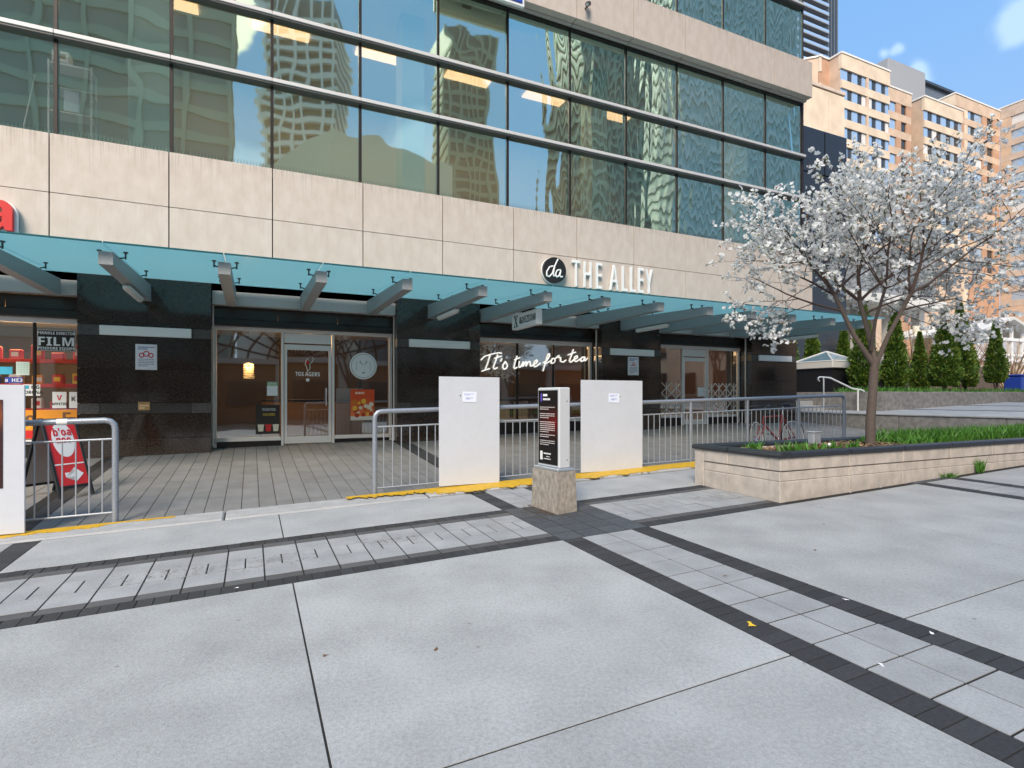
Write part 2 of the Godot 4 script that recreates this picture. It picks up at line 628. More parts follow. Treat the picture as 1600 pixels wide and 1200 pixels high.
# a paving piece flush with the plaza, local to the sloped node; its top sits a hair off the plane
func paver(p: Node, called: String, x0: float, x1: float, d0: float, d1: float, m: Material, gap := 0.0115, bevel := 0.0012, off := 0.0015) -> void:
	var t := 0.06
	part(p, called, cbox(x1 - x0 - gap, t, d1 - d0 - gap, bevel), m, Vector3((x0 + x1) / 2, -t / 2 + rng.randf_range(-off, off), -(d0 + d1) / 2), Vector3(rng.randf_range(-off, off), 0, rng.randf_range(-off, off)))

func build_ground() -> void:
	var g := setting("ground")
	var pm := Geo.new()
	pm.quad(Vector3(-500, -1.3, 500), Vector3(500, -1.3, 500), Vector3(500, -1.3, -500), Vector3(-500, -1.3, -500))
	part(g, "ground_sheet", pm.done(), M.ground)
	var p := sloped("plaza")
	part(p, "joint_bed", plain_box(Vector3(42, 0.3, 39.1)), M.joint_bed, Vector3(4, -0.1545, 12.45))
	rng.seed = 5
	# perpendicular strips: two dark courses with light tiles between
	for s in [-1, 0, 1, 2]:
		var x0: float = 2.53 + BAY * s
		var near: float = 0.3 if s < 1 else 1.2
		if s == -1:
			near = 3.6
		# crossing square
		var cols := 4
		for i in cols:
			for j in 6:
				if s == 2:
					continue
				paver(p, "slate_paver", x0 + 0.96 * i / cols, x0 + 0.96 * (i + 1) / cols, 4.34 + 0.22 * j, 4.34 + 0.22 * (j + 1), pick("slate_paver", 2))
		for band in [[near, 4.34], [5.66, 6.68]]:
			if s == 2:
				continue
			var d: float = band[0]
			var n := int(round((band[1] - d) / 0.1))
			var st: float = (band[1] - d) / n
			for k in n:
				for q in [0.0, 0.76]:
					paver(p, "dark_paver", x0 + q, x0 + q + 0.2, d + st * k, d + st * (k + 1), pick("dark_paver", 4), 0.005)
			n = int(round((band[1] - d) / 0.287))
			st = (band[1] - d) / n
			for k in n:
				paver(p, "paving_tile", x0 + 0.2, x0 + 0.48, d + st * k, d + st * (k + 1), pick("tile", 4))
				paver(p, "paving_tile", x0 + 0.48, x0 + 0.76, d + st * k, d + st * (k + 1), pick("tile", 4))
		# far behind the camera each strip goes on as one run
		paver(p, "dark_course", x0, x0 + 0.2, -8, near, M.dark_paver_0)
		paver(p, "tile_course", x0 + 0.2, x0 + 0.76, -8, near, M.tile_0)
		paver(p, "dark_course", x0 + 0.76, x0 + 0.96, -8, near, M.dark_paver_1)
	# the strip along the kerb
	for run in [[-2.77 + 0.96, 2.53], [3.49, 5.42]]:
		var x0: float = run[0]
		var x1: float = run[1]
		var n := int(round((x1 - x0) / 0.1))
		var st := (x1 - x0) / n
		for k in n:
			paver(p, "dark_paver", x0 + st * k, x0 + st * (k + 1), 4.34, 4.49, pick("dark_paver", 4), 0.005)
			paver(p, "dark_paver", x0 + st * k, x0 + st * (k + 1), 5.51, 5.66, pick("dark_paver", 4), 0.005)
		n = int(round((x1 - x0) / 0.275))
		st = (x1 - x0) / n
		for k in n:
			paver(p, "grey_paver", x0 + st * k, x0 + st * (k + 1), 4.49, 4.60, pick("grey_paver", 2))
			paver(p, "grey_paver", x0 + st * k, x0 + st * (k + 1), 5.40, 5.51, pick("grey_paver", 2))
			for j in 3:
				if j == 1:
					paver(p, "paving_tile", x0 + st * k, x0 + st * (k + 0.5), 4.60 + 0.267 * j, 4.60 + 0.267 * (j + 1), pick("tile", 4))
					paver(p, "paving_tile", x0 + st * (k + 0.5), x0 + st * (k + 1), 4.60 + 0.267 * j, 4.60 + 0.267 * (j + 1), pick("tile", 4))
				else:
					paver(p, "paving_tile", x0 + st * k, x0 + st * (k + 1), 4.60 + 0.267 * j, 4.60 + 0.267 * (j + 1), pick("tile", 4))
	paver(p, "tile_course", -12, -2.77, 4.34, 5.66, M.tile_1)
	# concrete slabs
	var xs := [[-12, -7.5], [-7.5, -2.77], [-1.81, 0.27], [0.27, 2.53], [3.49, 5.66], [5.66, 7.83], [8.79, 11.0], [11.0, 13.13], [14.09, 20.0]]
	for x in xs:
		for d in [[-8, -5], [-5, -1.5], [-1.5, 2.0], [2.0, 4.34], [5.66, 6.68]]:
			if d[0] > 5 and x[0] > 6:
				continue
			if false:
				pass
			paver(p, "concrete_slab", x[0], x[1], d[0], d[1], pick("concrete", 3), 0.010, 0.0015, 0.0005)

# ---------------------------------------------------------------- walk in front of the shops
func walk_y(x: float, d: float) -> float:
	return 0.15 + 0.018 * x + 0.065 * (d - 7.4)

func build_storefront_walk() -> void:
	var o := setting("storefront_walk")
	var bx := Vector3(1, 0.018, 0).normalized()
	var by := Vector3(-0.018, 1, 0.065).normalized()
	o.transform = Transform3D(Basis(bx, by, bx.cross(by)), Vector3(0, walk_y(0, 0), 0))
	part(o, "joint_bed", plain_box(Vector3(28, 0.2, 5.75)), M.joint_bed, Vector3(3.0, -0.1045, -10.0))
	rng.seed = 8
	var st := 0.194
	var x := -2.05
	while x + st < 2.82:
		for j in 12:
			var d := 7.14 + 0.45 * j
			paver(o, "paving_tile", x, x + st, d, d + 0.45, pick("walk_tile", 3), 0.008, 0.0012, 0.001)
		x += st
	# beyond the shops seen closest the tiles are one joined surface with real joints
	var bags := [Geo.new(), Geo.new(), Geo.new()]
	for span in [[-10.5, -2.22], [3.1, 15.6]]:
		x = span[0]
		while x + st < span[1]:
			for j in 12:
				var d := 7.14 + 0.45 * j
				var g: Geo = bags[rng.randi() % 3]
				g.box(Vector3(x + st / 2, -0.03 + rng.randf_range(-0.001, 0.001), -(d + 0.225)), Vector3(st - 0.008, 0.06, 0.442))
			x += st
	for k in 3:
		var r := part(o, "walk_tiles", bags[k].done(), M["walk_tile_%d" % k])
		r.set_meta("kind", "stuff")
	for k in 26:
		paver(o, "dark_paver", -2.22, -2.05, 7.14 + 0.2 * k, 7.34 + 0.2 * k, pick("dark_paver", 4), 0.005)
		paver(o, "dark_paver", 2.83, 3.1, 7.14 + 0.2 * k, 7.34 + 0.2 * k, pick("dark_paver", 4), 0.005)

# ---------------------------------------------------------------- kerb and railing
func plaza_y(x: float, d: float) -> float:
	return 0.03 * x + 0.023 * d

func build_kerb_and_fence() -> void:
	var k := sloped("kerb")
	rng.seed = 3
	var cuts := [-8.0, -4.2, -0.27, 2.0, 4.1, 6.9, 9.4, 12.2, 15.6]
	for i in cuts.size() - 1:
		var x0: float = cuts[i]
		var x1: float = cuts[i + 1]
		part(k, "kerb_stone", cbox(x1 - x0 - 0.012, 0.3, 0.44, 0.018), M.kerb, Vector3((x0 + x1) / 2, -0.15 + (0.03 if i > 2 else 0.012), -6.92))
	# worn yellow paint: flakes with ragged outline lying on the kerb
	var g := Geo.new()
	var nz := FastNoiseLite.new()
	nz.seed = 4
	nz.frequency = 2.1
	for span in [[-3.4, -0.75, 0.014], [1.05, 8.5, 0.032]]:
		var n := int((span[1] - span[0]) / 0.02)
		for i in n:
			var x: float = span[0] + 0.02 * i
			var fade := clampf(minf(x - span[0], span[1] - x) * 1.3, 0.0, 1.0)
			var wide := 0.4 + 0.13 * nz.get_noise_1d(x * 1.0) + 0.05 * nz.get_noise_1d(x * 9.0) + 0.03 * nz.get_noise_1d(x * 31.0)
			if span[0] < 0:
				wide = 0.2 + 0.17 * nz.get_noise_1d(x * 0.9 + 3.0) - 0.1 * clampf(x + 2.0, 0.0, 1.0) + 0.04 * nz.get_noise_1d(x * 25.0)
			if span[0] > 0 and x < 2.1:
				wide *= 0.6 + 0.6 * nz.get_noise_1d(x * 5.0)
			wide *= 0.5 + 0.5 * fade
			if wide < 0.02:
				continue
			var y: float = span[2] + 0.001
			g.box(Vector3(x + 0.01, y, -7.11 + wide / 2), Vector3(0.02, 0.003, wide))
	part(k, "yellow_paint", g.done(), M.yellow_paint)
	build_fence("grey steel railing with white board leaning on its end beside opening", -6.0, -1.33, 7.2, false)
	build_fence("long grey steel railing running from two white boards to the bicycle", 1.42, 10.6, 7.2, true)

func build_fence(label: String, x0: float, x1: float, d: float, bend_left: bool) -> void:
	var f := thing("steel_railing", label, "railing", Vector3.ZERO, 0.0, "steel railings along the kerb")
	var y := func(x: float) -> float: return 0.175 + 0.024 * x
	var z := -d
	var top := 1.07
	var g := Geo.new()
	var r := 0.031
	var pts := []
	# rail with rounded ends
	pts.append(Vector3(x0, y.call(x0) - 0.02, z))
	pts.append(Vector3(x0, y.call(x0) + top - 0.09, z))
	pts.append(Vector3(x0 + 0.01, y.call(x0) + top - 0.045, z))
	pts.append(Vector3(x0 + 0.04, y.call(x0) + top - 0.012, z))
	pts.append(Vector3(x0 + 0.09, y.call(x0) + top, z))
	pts.append(Vector3(x1 - 0.09, y.call(x1) + top, z))
	pts.append(Vector3(x1 - 0.04, y.call(x1) + top - 0.012, z))
	pts.append(Vector3(x1 - 0.01, y.call(x1) + top - 0.045, z))
	pts.append(Vector3(x1, y.call(x1) + top - 0.09, z))
	pts.append(Vector3(x1, y.call(x1) - 0.02, z))
	g.tube(pts, r, 14)
	part(f, "handrail", g.done(), M.zinc_rail)
	for h in [top - 0.2, 0.085]:
		g = Geo.new()
		g.tube([Vector3(x0 + 0.03, y.call(x0) + h, z), Vector3(x1 - 0.03, y.call(x1) + h, z)], 0.012, 6)
		part(f, "bar_rail", g.done(), M.zinc)
	var n := int(round((x1 - x0) / 1.315))
	for k in range(1, n):
		var x := lerpf(x0, x1, float(k) / n)
		g = Geo.new()
		g.tube([Vector3(0, -0.02, 0), Vector3(0, top, 0)], 0.026, 12)
		part(f, "post", g.done(), M.zinc_rail, Vector3(x, y.call(x), z))
	var bar := CylinderMesh.new()
	bar.top_radius = 0.0075
	bar.bottom_radius = 0.0075
	bar.height = top - 0.2 - 0.085
	bar.radial_segments = 6
	bar.rings = 1
	var m := int(round((x1 - x0) / 0.115))
	for k in range(1, m):
		var x := lerpf(x0, x1, float(k) / m)
		if x < -4.2:
			continue
		part(f, "bar", bar, M.zinc, Vector3(x, y.call(x) + 0.085 + bar.height / 2, z))
	if not bend_left:
		# a strip of tape stuck round the rail
		g = Geo.new()
		g.tube([Vector3(-1.83, y.call(-1.8) + top, z), Vector3(-1.74, y.call(-1.74) + top, z)], r + 0.002, 14)
		part(f, "tape", g.done(), M.paper)
	else:
		g = Geo.new()
		g.tube([Vector3(x0 + 0.02, y.call(x0) + 0.012, z + 0.02), Vector3(x0 + 0.06, y.call(x0) + 0.02, z + 0.05), Vector3(x0 + 0.1, y.call(x0) - 0.0, z + 0.06)], 0.01, 6)
		part(f, "strap", g.done(), M.brown)

# ---------------------------------------------------------------- the office building
const PIL := [[-8.05, -6.0], [-2.75, -0.70], [2.82, 4.74], [8.07, 9.98], [13.36, 15.28]]

func build_office() -> void:
	var o := thing("office_building", "office building with pale stone bands, long windows and dark granite piers", "building")
	rng.seed = 21
	# piers clad in granite slabs
	for i in PIL.size():
		var x0: float = PIL[i][0]
		var x1: float = PIL[i][1]
		var p := Node3D.new()
		p.name = "granite_pier"
		o.add_child(p, true)
		block(p, "core", x0 + 0.03, x1 - 0.03, -0.2, 3.9, 11.95, 12.9, M.core)
		var rows := [0.0, 0.72, 1.17, 1.36, 1.97, 2.55, 2.74, 3.75]
		var xm := (x0 + x1) / 2
		for j in rows.size() - 1:
			var band: bool = j == 2 or j == 5
			var cuts := [x0, x0 + 0.32, x1 - 0.32, x1] if band else [x0, xm, x1]
			for k in cuts.size() - 1:
				var m: Material = M["granite_%d" % (rng.randi() % 2)]
				if band:
					m = M.granite_matt if k != 1 else M.granite_band
				var front := 11.9 + rng.randf_range(-0.0015, 0.0015) + (0.012 if band else 0.0)
				block(p, "granite_slab", cuts[k] + 0.0025, cuts[k + 1] - 0.0025, rows[j] + 0.0025, rows[j + 1] - 0.0025, front, 12.6, m, 0.003)
		block(p, "wall_light", xm - 0.7, xm + 0.7, 2.56, 2.73, 11.86, 11.91, M.light_lens, 0.006)
	# stone bands
	var xj := []
	for k in range(-6, 10):
		xj.append(minf(0.36 + 1.745 * k, 16.0))
	block(o, "backing_wall", -12, 15.95, 3.4, 5.85, 12.1, 12.6, M.core)
	block(o, "backing_wall", -12, 15.95, 10.95, 11.9, 12.0, 12.6, M.core)
	for k in xj.size() - 1:
		var a: float = xj[k] + 0.009
		var b: float = xj[k + 1] - 0.009
		for row in [[3.66, 4.945, 11.9], [4.955, 5.96, 11.9], [10.92, 12.02, 11.9]]:
			var m: Material = pick("stone_panel", 3) if row[0] > 4.9 else pick("stone_soft", 2)
			block(o, "stone_panel", a, b, row[0], row[1], row[2] + rng.randf_range(-0.002, 0.002), row[2] + 0.2, m, 0.005)
		block(o, "sill", a, b, 5.86, 5.935, 12.1, 12.3, M.stone_plain)
		block(o, "soffit_panel", a, b, 10.88, 10.93, 12.1, 12.34, M.stone_plain)
		block(o, "sill", a, b, 11.93, 11.99, 12.1, 12.3, M.stone_plain)
		# panes
		var rows := [[5.94, 7.75], [7.87, 9.09], [9.21, 10.84]]
		for r in rows:
			var m: Material = M.upper_glass_ripple if k >= 9 else M.upper_glass
			sheet(o, "window_pane", a + 0.02, b - 0.02, r[0], r[1], 12.262, m, 0.004)
		if k >= 4:
			sheet(o, "window_pane", a + 0.02, b - 0.02, 12.0, 13.9, 12.262, M.upper_glass_ripple, 0.004)
			sheet(o, "window_pane", a + 0.02, b - 0.02, 14.02, 16.4, 12.262, M.upper_glass_ripple, 0.004)
			transom(o, a, b, 13.96)
		else:
			sheet(o, "window_pane", a + 0.02, b - 0.02, 12.0, 16.4, 12.262, M.upper_glass, 0.004)
		transom(o, a, b, 7.81)
		transom(o, a, b, 9.15)
		block(o, "window_head", a, b, 10.83, 10.885, 12.2, 12.36, M.dark_bronze)
	for x in xj:
		if x < -9:
			continue
		block(o, "mullion", x - 0.03, x + 0.03, 5.93, 10.86, 12.235, 12.36, M.dark_bronze)
		block(o, "mullion", x - 0.03, x + 0.03, 12.0, 16.5, 12.235, 12.36, M.dark_bronze)
	block(o, "parapet", -12, 16.0, 16.45, 18.0, 11.9, 12.5, M.stone_plain, 0.02)
	block(o, "side_wall", 15.62, 15.96, 0.3, 5.9, 12.5, 40, M.stone_plain, 0.02)
	block(o, "side_wall", 15.62, 15.96, 5.95, 17.9, 12.4, 40, M.dark_bronze, 0.02)
	block(o, "corner_post", 15.9, 15.99, 5.95, 10.9, 12.25, 12.4, M.dark_bronze)
	block(o, "roof", -12, 15.9, 17.2, 17.5, 12.5, 40, M.grey_panel, 0.02)
	block(o, "rear_wall", -12, 15.6, -0.5, 17.2, 39.6, 40, M.stone_plain, 0.02)
	block(o, "side_wall", -12.4, -12, -0.5, 17.4, 12.0, 40, M.stone_plain, 0.02)
	# bird spikes on the sill
	var g := Geo.new()
	var x := -9.0
	while x < 15.9:
		for s in [-1.0, 1.0]:
			var base := Vector3(x, 5.955, -11.96 + s * 0.01)
			var tip := base + Vector3(s * 0.012, 0.10, s * 0.03)
			g.tube([base, tip], [0.0035, 0.002], 3, false)
		x += 0.055
	part(o, "bird_spikes", g.done(), M.fitting).set_meta("kind", "stuff")
	# rooms behind the long windows
	block(o, "room_floor", -12, 15.6, 5.3, 5.6, 12.6, 22, M.room_floor)
	block(o, "room_ceiling", -12, 15.6, 10.55, 10.85, 12.45, 22, M.cream)
	block(o, "room_ceiling", -12, 15.6, 16.5, 16.7, 12.5, 22, M.cream)
	block(o, "room_floor", -12, 15.6, 11.6, 11.9, 12.6, 22, M.room_floor)
	block(o, "room_wall", -12, 15.6, 5.6, 10.55, 17.5, 17.7, M.room_wall)
	block(o, "room_wall", -12, 15.6, 11.9, 16.5, 15.5, 15.7, M.room_wall)
	for c in [[-2.2, -1.5], [3.2, 3.75], [8.5, 9.0], [13.8, 14.4]]:
		block(o, "room_column", c[0], c[1], 5.6, 10.55, 13.0, 13.6, M.room_green, 0.01)
	for k in 6:
		var lx := -1.8 + 2.45 * k
		part(o, "ceiling_light", cbox(1.3, 0.04, 0.35, 0.005), M.warm_lamp, Vector3(lx, 10.52, -14.9))
		var al := AreaLight3D.new()
		al.name = "ceiling_lamp"
		al.area_size = Vector2(1.3, 0.35)
		al.light_color = Color(1.0, 0.8, 0.52)
		al.light_energy = 3.2
		al.area_range = 14.0
		al.shadow_enabled = true
		add_child(al)
		al.position = Vector3(lx, 10.48, -14.9)
		al.rotation = Vector3(-PI / 2, 0, 0)
	shopfronts(o)

func transom(o: Node, a: float, b: float, y: float) -> void:
	block(o, "transom", a - 0.006, b + 0.006, y - 0.02, y + 0.055, 12.12, 12.24, M.transom_metal, 0.006)
	block(o, "transom_web", a - 0.006, b + 0.006, y - 0.06, y - 0.02, 12.14, 12.36, M.transom_dark, 0.004)
	block(o, "transom_web", a - 0.006, b + 0.006, y - 0.02, y + 0.05, 12.24, 12.36, M.transom_dark, 0.004)

func sheet(o: Node, called: String, x0: float, x1: float, y0: float, y1: float, d: float, m: Material, tilt := 0.0) -> MeshInstance3D:
	var key := "s%.3f_%.3f" % [x1 - x0, y1 - y0]
	if not meshes.has(key):
		var g := Geo.new()
		var w := (x1 - x0) / 2
		var h := (y1 - y0) / 2
		g.quad(Vector3(-w, -h, 0), Vector3(w, -h, 0), Vector3(w, h, 0), Vector3(-w, h, 0), true)
		meshes[key] = g.done()
	return part(o, called, meshes[key], m, Vector3((x0 + x1) / 2, (y0 + y1) / 2, -d), Vector3(rng.randf_range(-tilt, tilt), rng.randf_range(-tilt, tilt), 0))

func glass_run(o: Node, x0: float, x1: float, y0: float, y1: float, d: float) -> void:
	sheet(o, "shop_pane", x0, x1, y0, y1, d, M.shop_glass, 0.002)

func shop_door(o: Node, x0: float, x1: float, y0: float, top: float) -> Node3D:
	var p := Node3D.new()
	p.name = "shop_door"
	o.add_child(p, true)
	var d := 12.39
	block(p, "door_stile", x0 + 0.02, x0 + 0.075, y0 + 0.02, top - 0.24, d - 0.03, d + 0.03, M.alu)
	block(p, "door_stile", x1 - 0.075, x1 - 0.02, y0 + 0.02, top - 0.24, d - 0.03, d + 0.03, M.alu)
	block(p, "door_rail", x0 + 0.075, x1 - 0.075, y0 + 0.02, y0 + 0.16, d - 0.03, d + 0.03, M.alu)
	block(p, "door_rail", x0 + 0.075, x1 - 0.075, top - 0.35, top - 0.24, d - 0.03, d + 0.03, M.alu)
	sheet(p, "door_pane", x0 + 0.075, x1 - 0.075, y0 + 0.16, top - 0.35, d, M.shop_glass, 0.003)
	block(p, "transom_panel", x0 + 0.02, x1 - 0.02, top - 0.21, top - 0.01, d - 0.03, d + 0.02, M.alu)
	var g := Geo.new()
	var hx := x1 - 0.13
	g.tube([Vector3(hx, 1.3, -d + 0.03), Vector3(hx, 1.3, -d + 0.09), Vector3(hx, 1.65, -d + 0.09), Vector3(hx, 1.65, -d + 0.03)], 0.013, 8)
	part(p, "pull_handle", g.done(), M.chrome)
	return p

func shopfronts(o: Node) -> void:
	# bays: from, to, base height, sill top, head bottom, head top, mullions
	var bays := [
		[-6.0, -2.75, 0.42, 0.72, 2.77, 2.86, [-4.6, -3.46], []],
		[-0.70, 2.82, 0.47, 0.66, 2.80, 2.87, [], [0.56, 1.56]],
		[4.74, 8.07, 0.55, 0.93, 2.80, 2.90, [5.92, 6.93], []],
		[9.98, 13.36, 0.65, 0.97, 2.86, 2.95, [], [11.14, 12.08]]]
	for b in bays:
		var x0: float = b[0]
		var x1: float = b[1]
		var f := Node3D.new()
		f.name = "shopfront"
		o.add_child(f, true)
		block(f, "steel_header", x0 + 0.004, x1 - 0.004, 3.24, 3.5, 12.0, 12.2, M.steel_light, 0.006)
		block(f, "soffit_board", x0 + 0.004, x1 - 0.004, 3.5, 3.75, 12.1, 12.16, M.timber_soffit, 0.004)
		var n := 3
		for k in n:
			block(f, "fascia_panel", lerpf(x0, x1, float(k) / n) + 0.004, lerpf(x0, x1, float(k + 1) / n) - 0.004, 3.0, 3.24, 12.3, 12.34, M.fascia, 0.004)
		block(f, "shutter_box", x0 + 0.004, x1 - 0.004, b[5] + 0.002, 3.0, 12.2, 12.5, M.black_panel, 0.01)
		block(f, "head_rail", x0 + 0.004, x1 - 0.004, b[4], b[5], 12.33, 12.45, M.alu)
		for x in [x0 + 0.035, x1 - 0.035]:
			block(f, "jamb", x - 0.03, x + 0.03, b[2], b[4] - 0.001, 12.35, 12.43, M.alu)
		block(f, "guide_rail", x0 + 0.006, x0 + 0.03, b[2] + 0.05, 3.23, 12.1, 12.14, M.alu)
		block(f, "guide_rail", x1 - 0.03, x1 - 0.006, b[2] + 0.05, 3.23, 12.1, 12.14, M.alu)
		var spans := []
		if b[7].size():
			spans = [[x0, b[7][0]], [b[7][1], x1]]
			for x in b[7]:
				block(f, "jamb", x - 0.025, x + 0.025, b[2] - 0.02, b[4] - 0.001, 12.34, 12.44, M.alu)
			shop_door(o, b[7][0] + 0.015, b[7][1] - 0.015, b[2] + 0.02, b[4])
		else:
			spans = [[x0, x1]]
		for s in spans:
			block(f, "sill_rail", s[0] + 0.03, s[1] - 0.03, b[3] - 0.075, b[3], 12.33, 12.45, M.alu)
			block(f, "stall_riser", s[0] + 0.02, s[1] - 0.02, b[2] - 0.15, b[3] - 0.078, 12.36, 12.5, M.black_panel)
			var cuts := [s[0] + 0.04]
			for x in b[6]:
				cuts.append(x)
				block(f, "glazing_bar", x - 0.02, x + 0.02, b[3], b[4], 12.36, 12.42, M.dark_bronze)
			cuts.append(s[1] - 0.04)
			for k in cuts.size() - 1:
				glass_run(f, cuts[k] + 0.021, cuts[k + 1] - 0.021, b[3] + 0.001, b[4] - 0.001, 12.39)
	# shop rooms
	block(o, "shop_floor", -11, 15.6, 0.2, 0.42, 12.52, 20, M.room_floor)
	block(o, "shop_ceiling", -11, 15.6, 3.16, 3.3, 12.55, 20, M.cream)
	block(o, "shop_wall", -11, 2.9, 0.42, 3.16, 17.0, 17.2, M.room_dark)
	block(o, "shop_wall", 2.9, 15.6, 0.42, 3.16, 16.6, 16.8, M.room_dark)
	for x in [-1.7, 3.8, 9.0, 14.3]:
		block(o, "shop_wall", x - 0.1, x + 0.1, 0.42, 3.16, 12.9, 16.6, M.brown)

# ---------------------------------------------------------------- canopy
func build_canopy() -> void:
	var c := thing("glass_canopy", "teal glass canopy on grey steel beams above the shopfronts", "canopy")
	var bx := [-4.36, -3.06, -1.74, -0.36, 0.95, 2.27, 3.58, 4.85, 6.13, 7.42, 8.73, 10.0, 11.26, 12.63, 13.84]
	var g := Geo.new()
	var w := 0.08
	var a := [Vector3(-w, 3.2, -8.85), Vector3(w, 3.2, -8.85), Vector3(w, 3.2, -11.93), Vector3(-w, 3.2, -11.93)]
	var t := [Vector3(-w, 3.37, -8.85), Vector3(w, 3.37, -8.85), Vector3(w, 3.50, -11.93), Vector3(-w, 3.50, -11.93)]
	var mid := Vector3(0, 3.32, -10.4)
	g.quad_out(a[0], a[1], a[2], a[3], mid)
	g.quad_out(t[0], t[1], t[2], t[3], mid)
	for i in 4:
		g.quad_out(a[i], a[(i + 1) % 4], t[(i + 1) % 4], t[i], mid)
	var beam := g.done()
	g = Geo.new()
	g.tube([Vector3(0, -0.055, 0), Vector3(0, 0.03, 0)], 0.012, 8)
	g.tube([Vector3(0, 0.028, 0), Vector3(0, 0.045, 0)], 0.03, 10)
	g.tube([Vector3(0, -0.03, 0), Vector3(0.07, -0.05, 0)], 0.011, 6)
	var fit := g.done()
	g = Geo.new()
	g.tube([Vector3(0, 0, 0.55), Vector3(0, 0, 0.52), Vector3(0, 0, 0.5), Vector3(0, 0, -0.6), Vector3(0, 0, -0.62)], [0.02, 0.045, 0.055, 0.055, 0.03], 14)
	var tube_light := g.done()
	var ang := atan2(0.17, 3.19)
	for i in bx.size():
		part(c, "beam", beam, M.steel_paint, Vector3(bx[i], 0, 0))
		for d in [9.25, 10.9]:
			for s in [-1.0, 1.0]:
				part(c, "glass_fitting", fit, M.fitting, Vector3(bx[i] + s * 0.15, 3.45 + 0.17 * (d - 8.69) / 3.19 - 0.055, -d), Vector3(0, PI if s > 0 else 0.0, 0))
	for i in bx.size() - 1:
		var len := 3.19 / cos(ang)
		var wd: float = bx[i + 1] - bx[i] - 0.014
		part(c, "glass_panel", cbox(wd, 0.018, len, 0.003), M.teal_glass, Vector3((bx[i] + bx[i + 1]) / 2, 3.535, -10.285), Vector3(ang, 0, 0))
		block(c, "panel_edge", bx[i] + 0.007, bx[i + 1] - 0.007, 3.439, 3.461, 8.668, 8.684, M.teal_edge, 0.002)
	part(c, "glass_panel", cbox(0.5, 0.018, 3.19 / cos(ang), 0.003), M.teal_glass, Vector3(13.84 + 0.26, 3.535, -10.285), Vector3(ang, 0, 0))
	for k in [2, 6, 10, 14]:
		part(c, "tube_light", tube_light, M.light_lens, Vector3(bx[k], 3.14, -10.7))

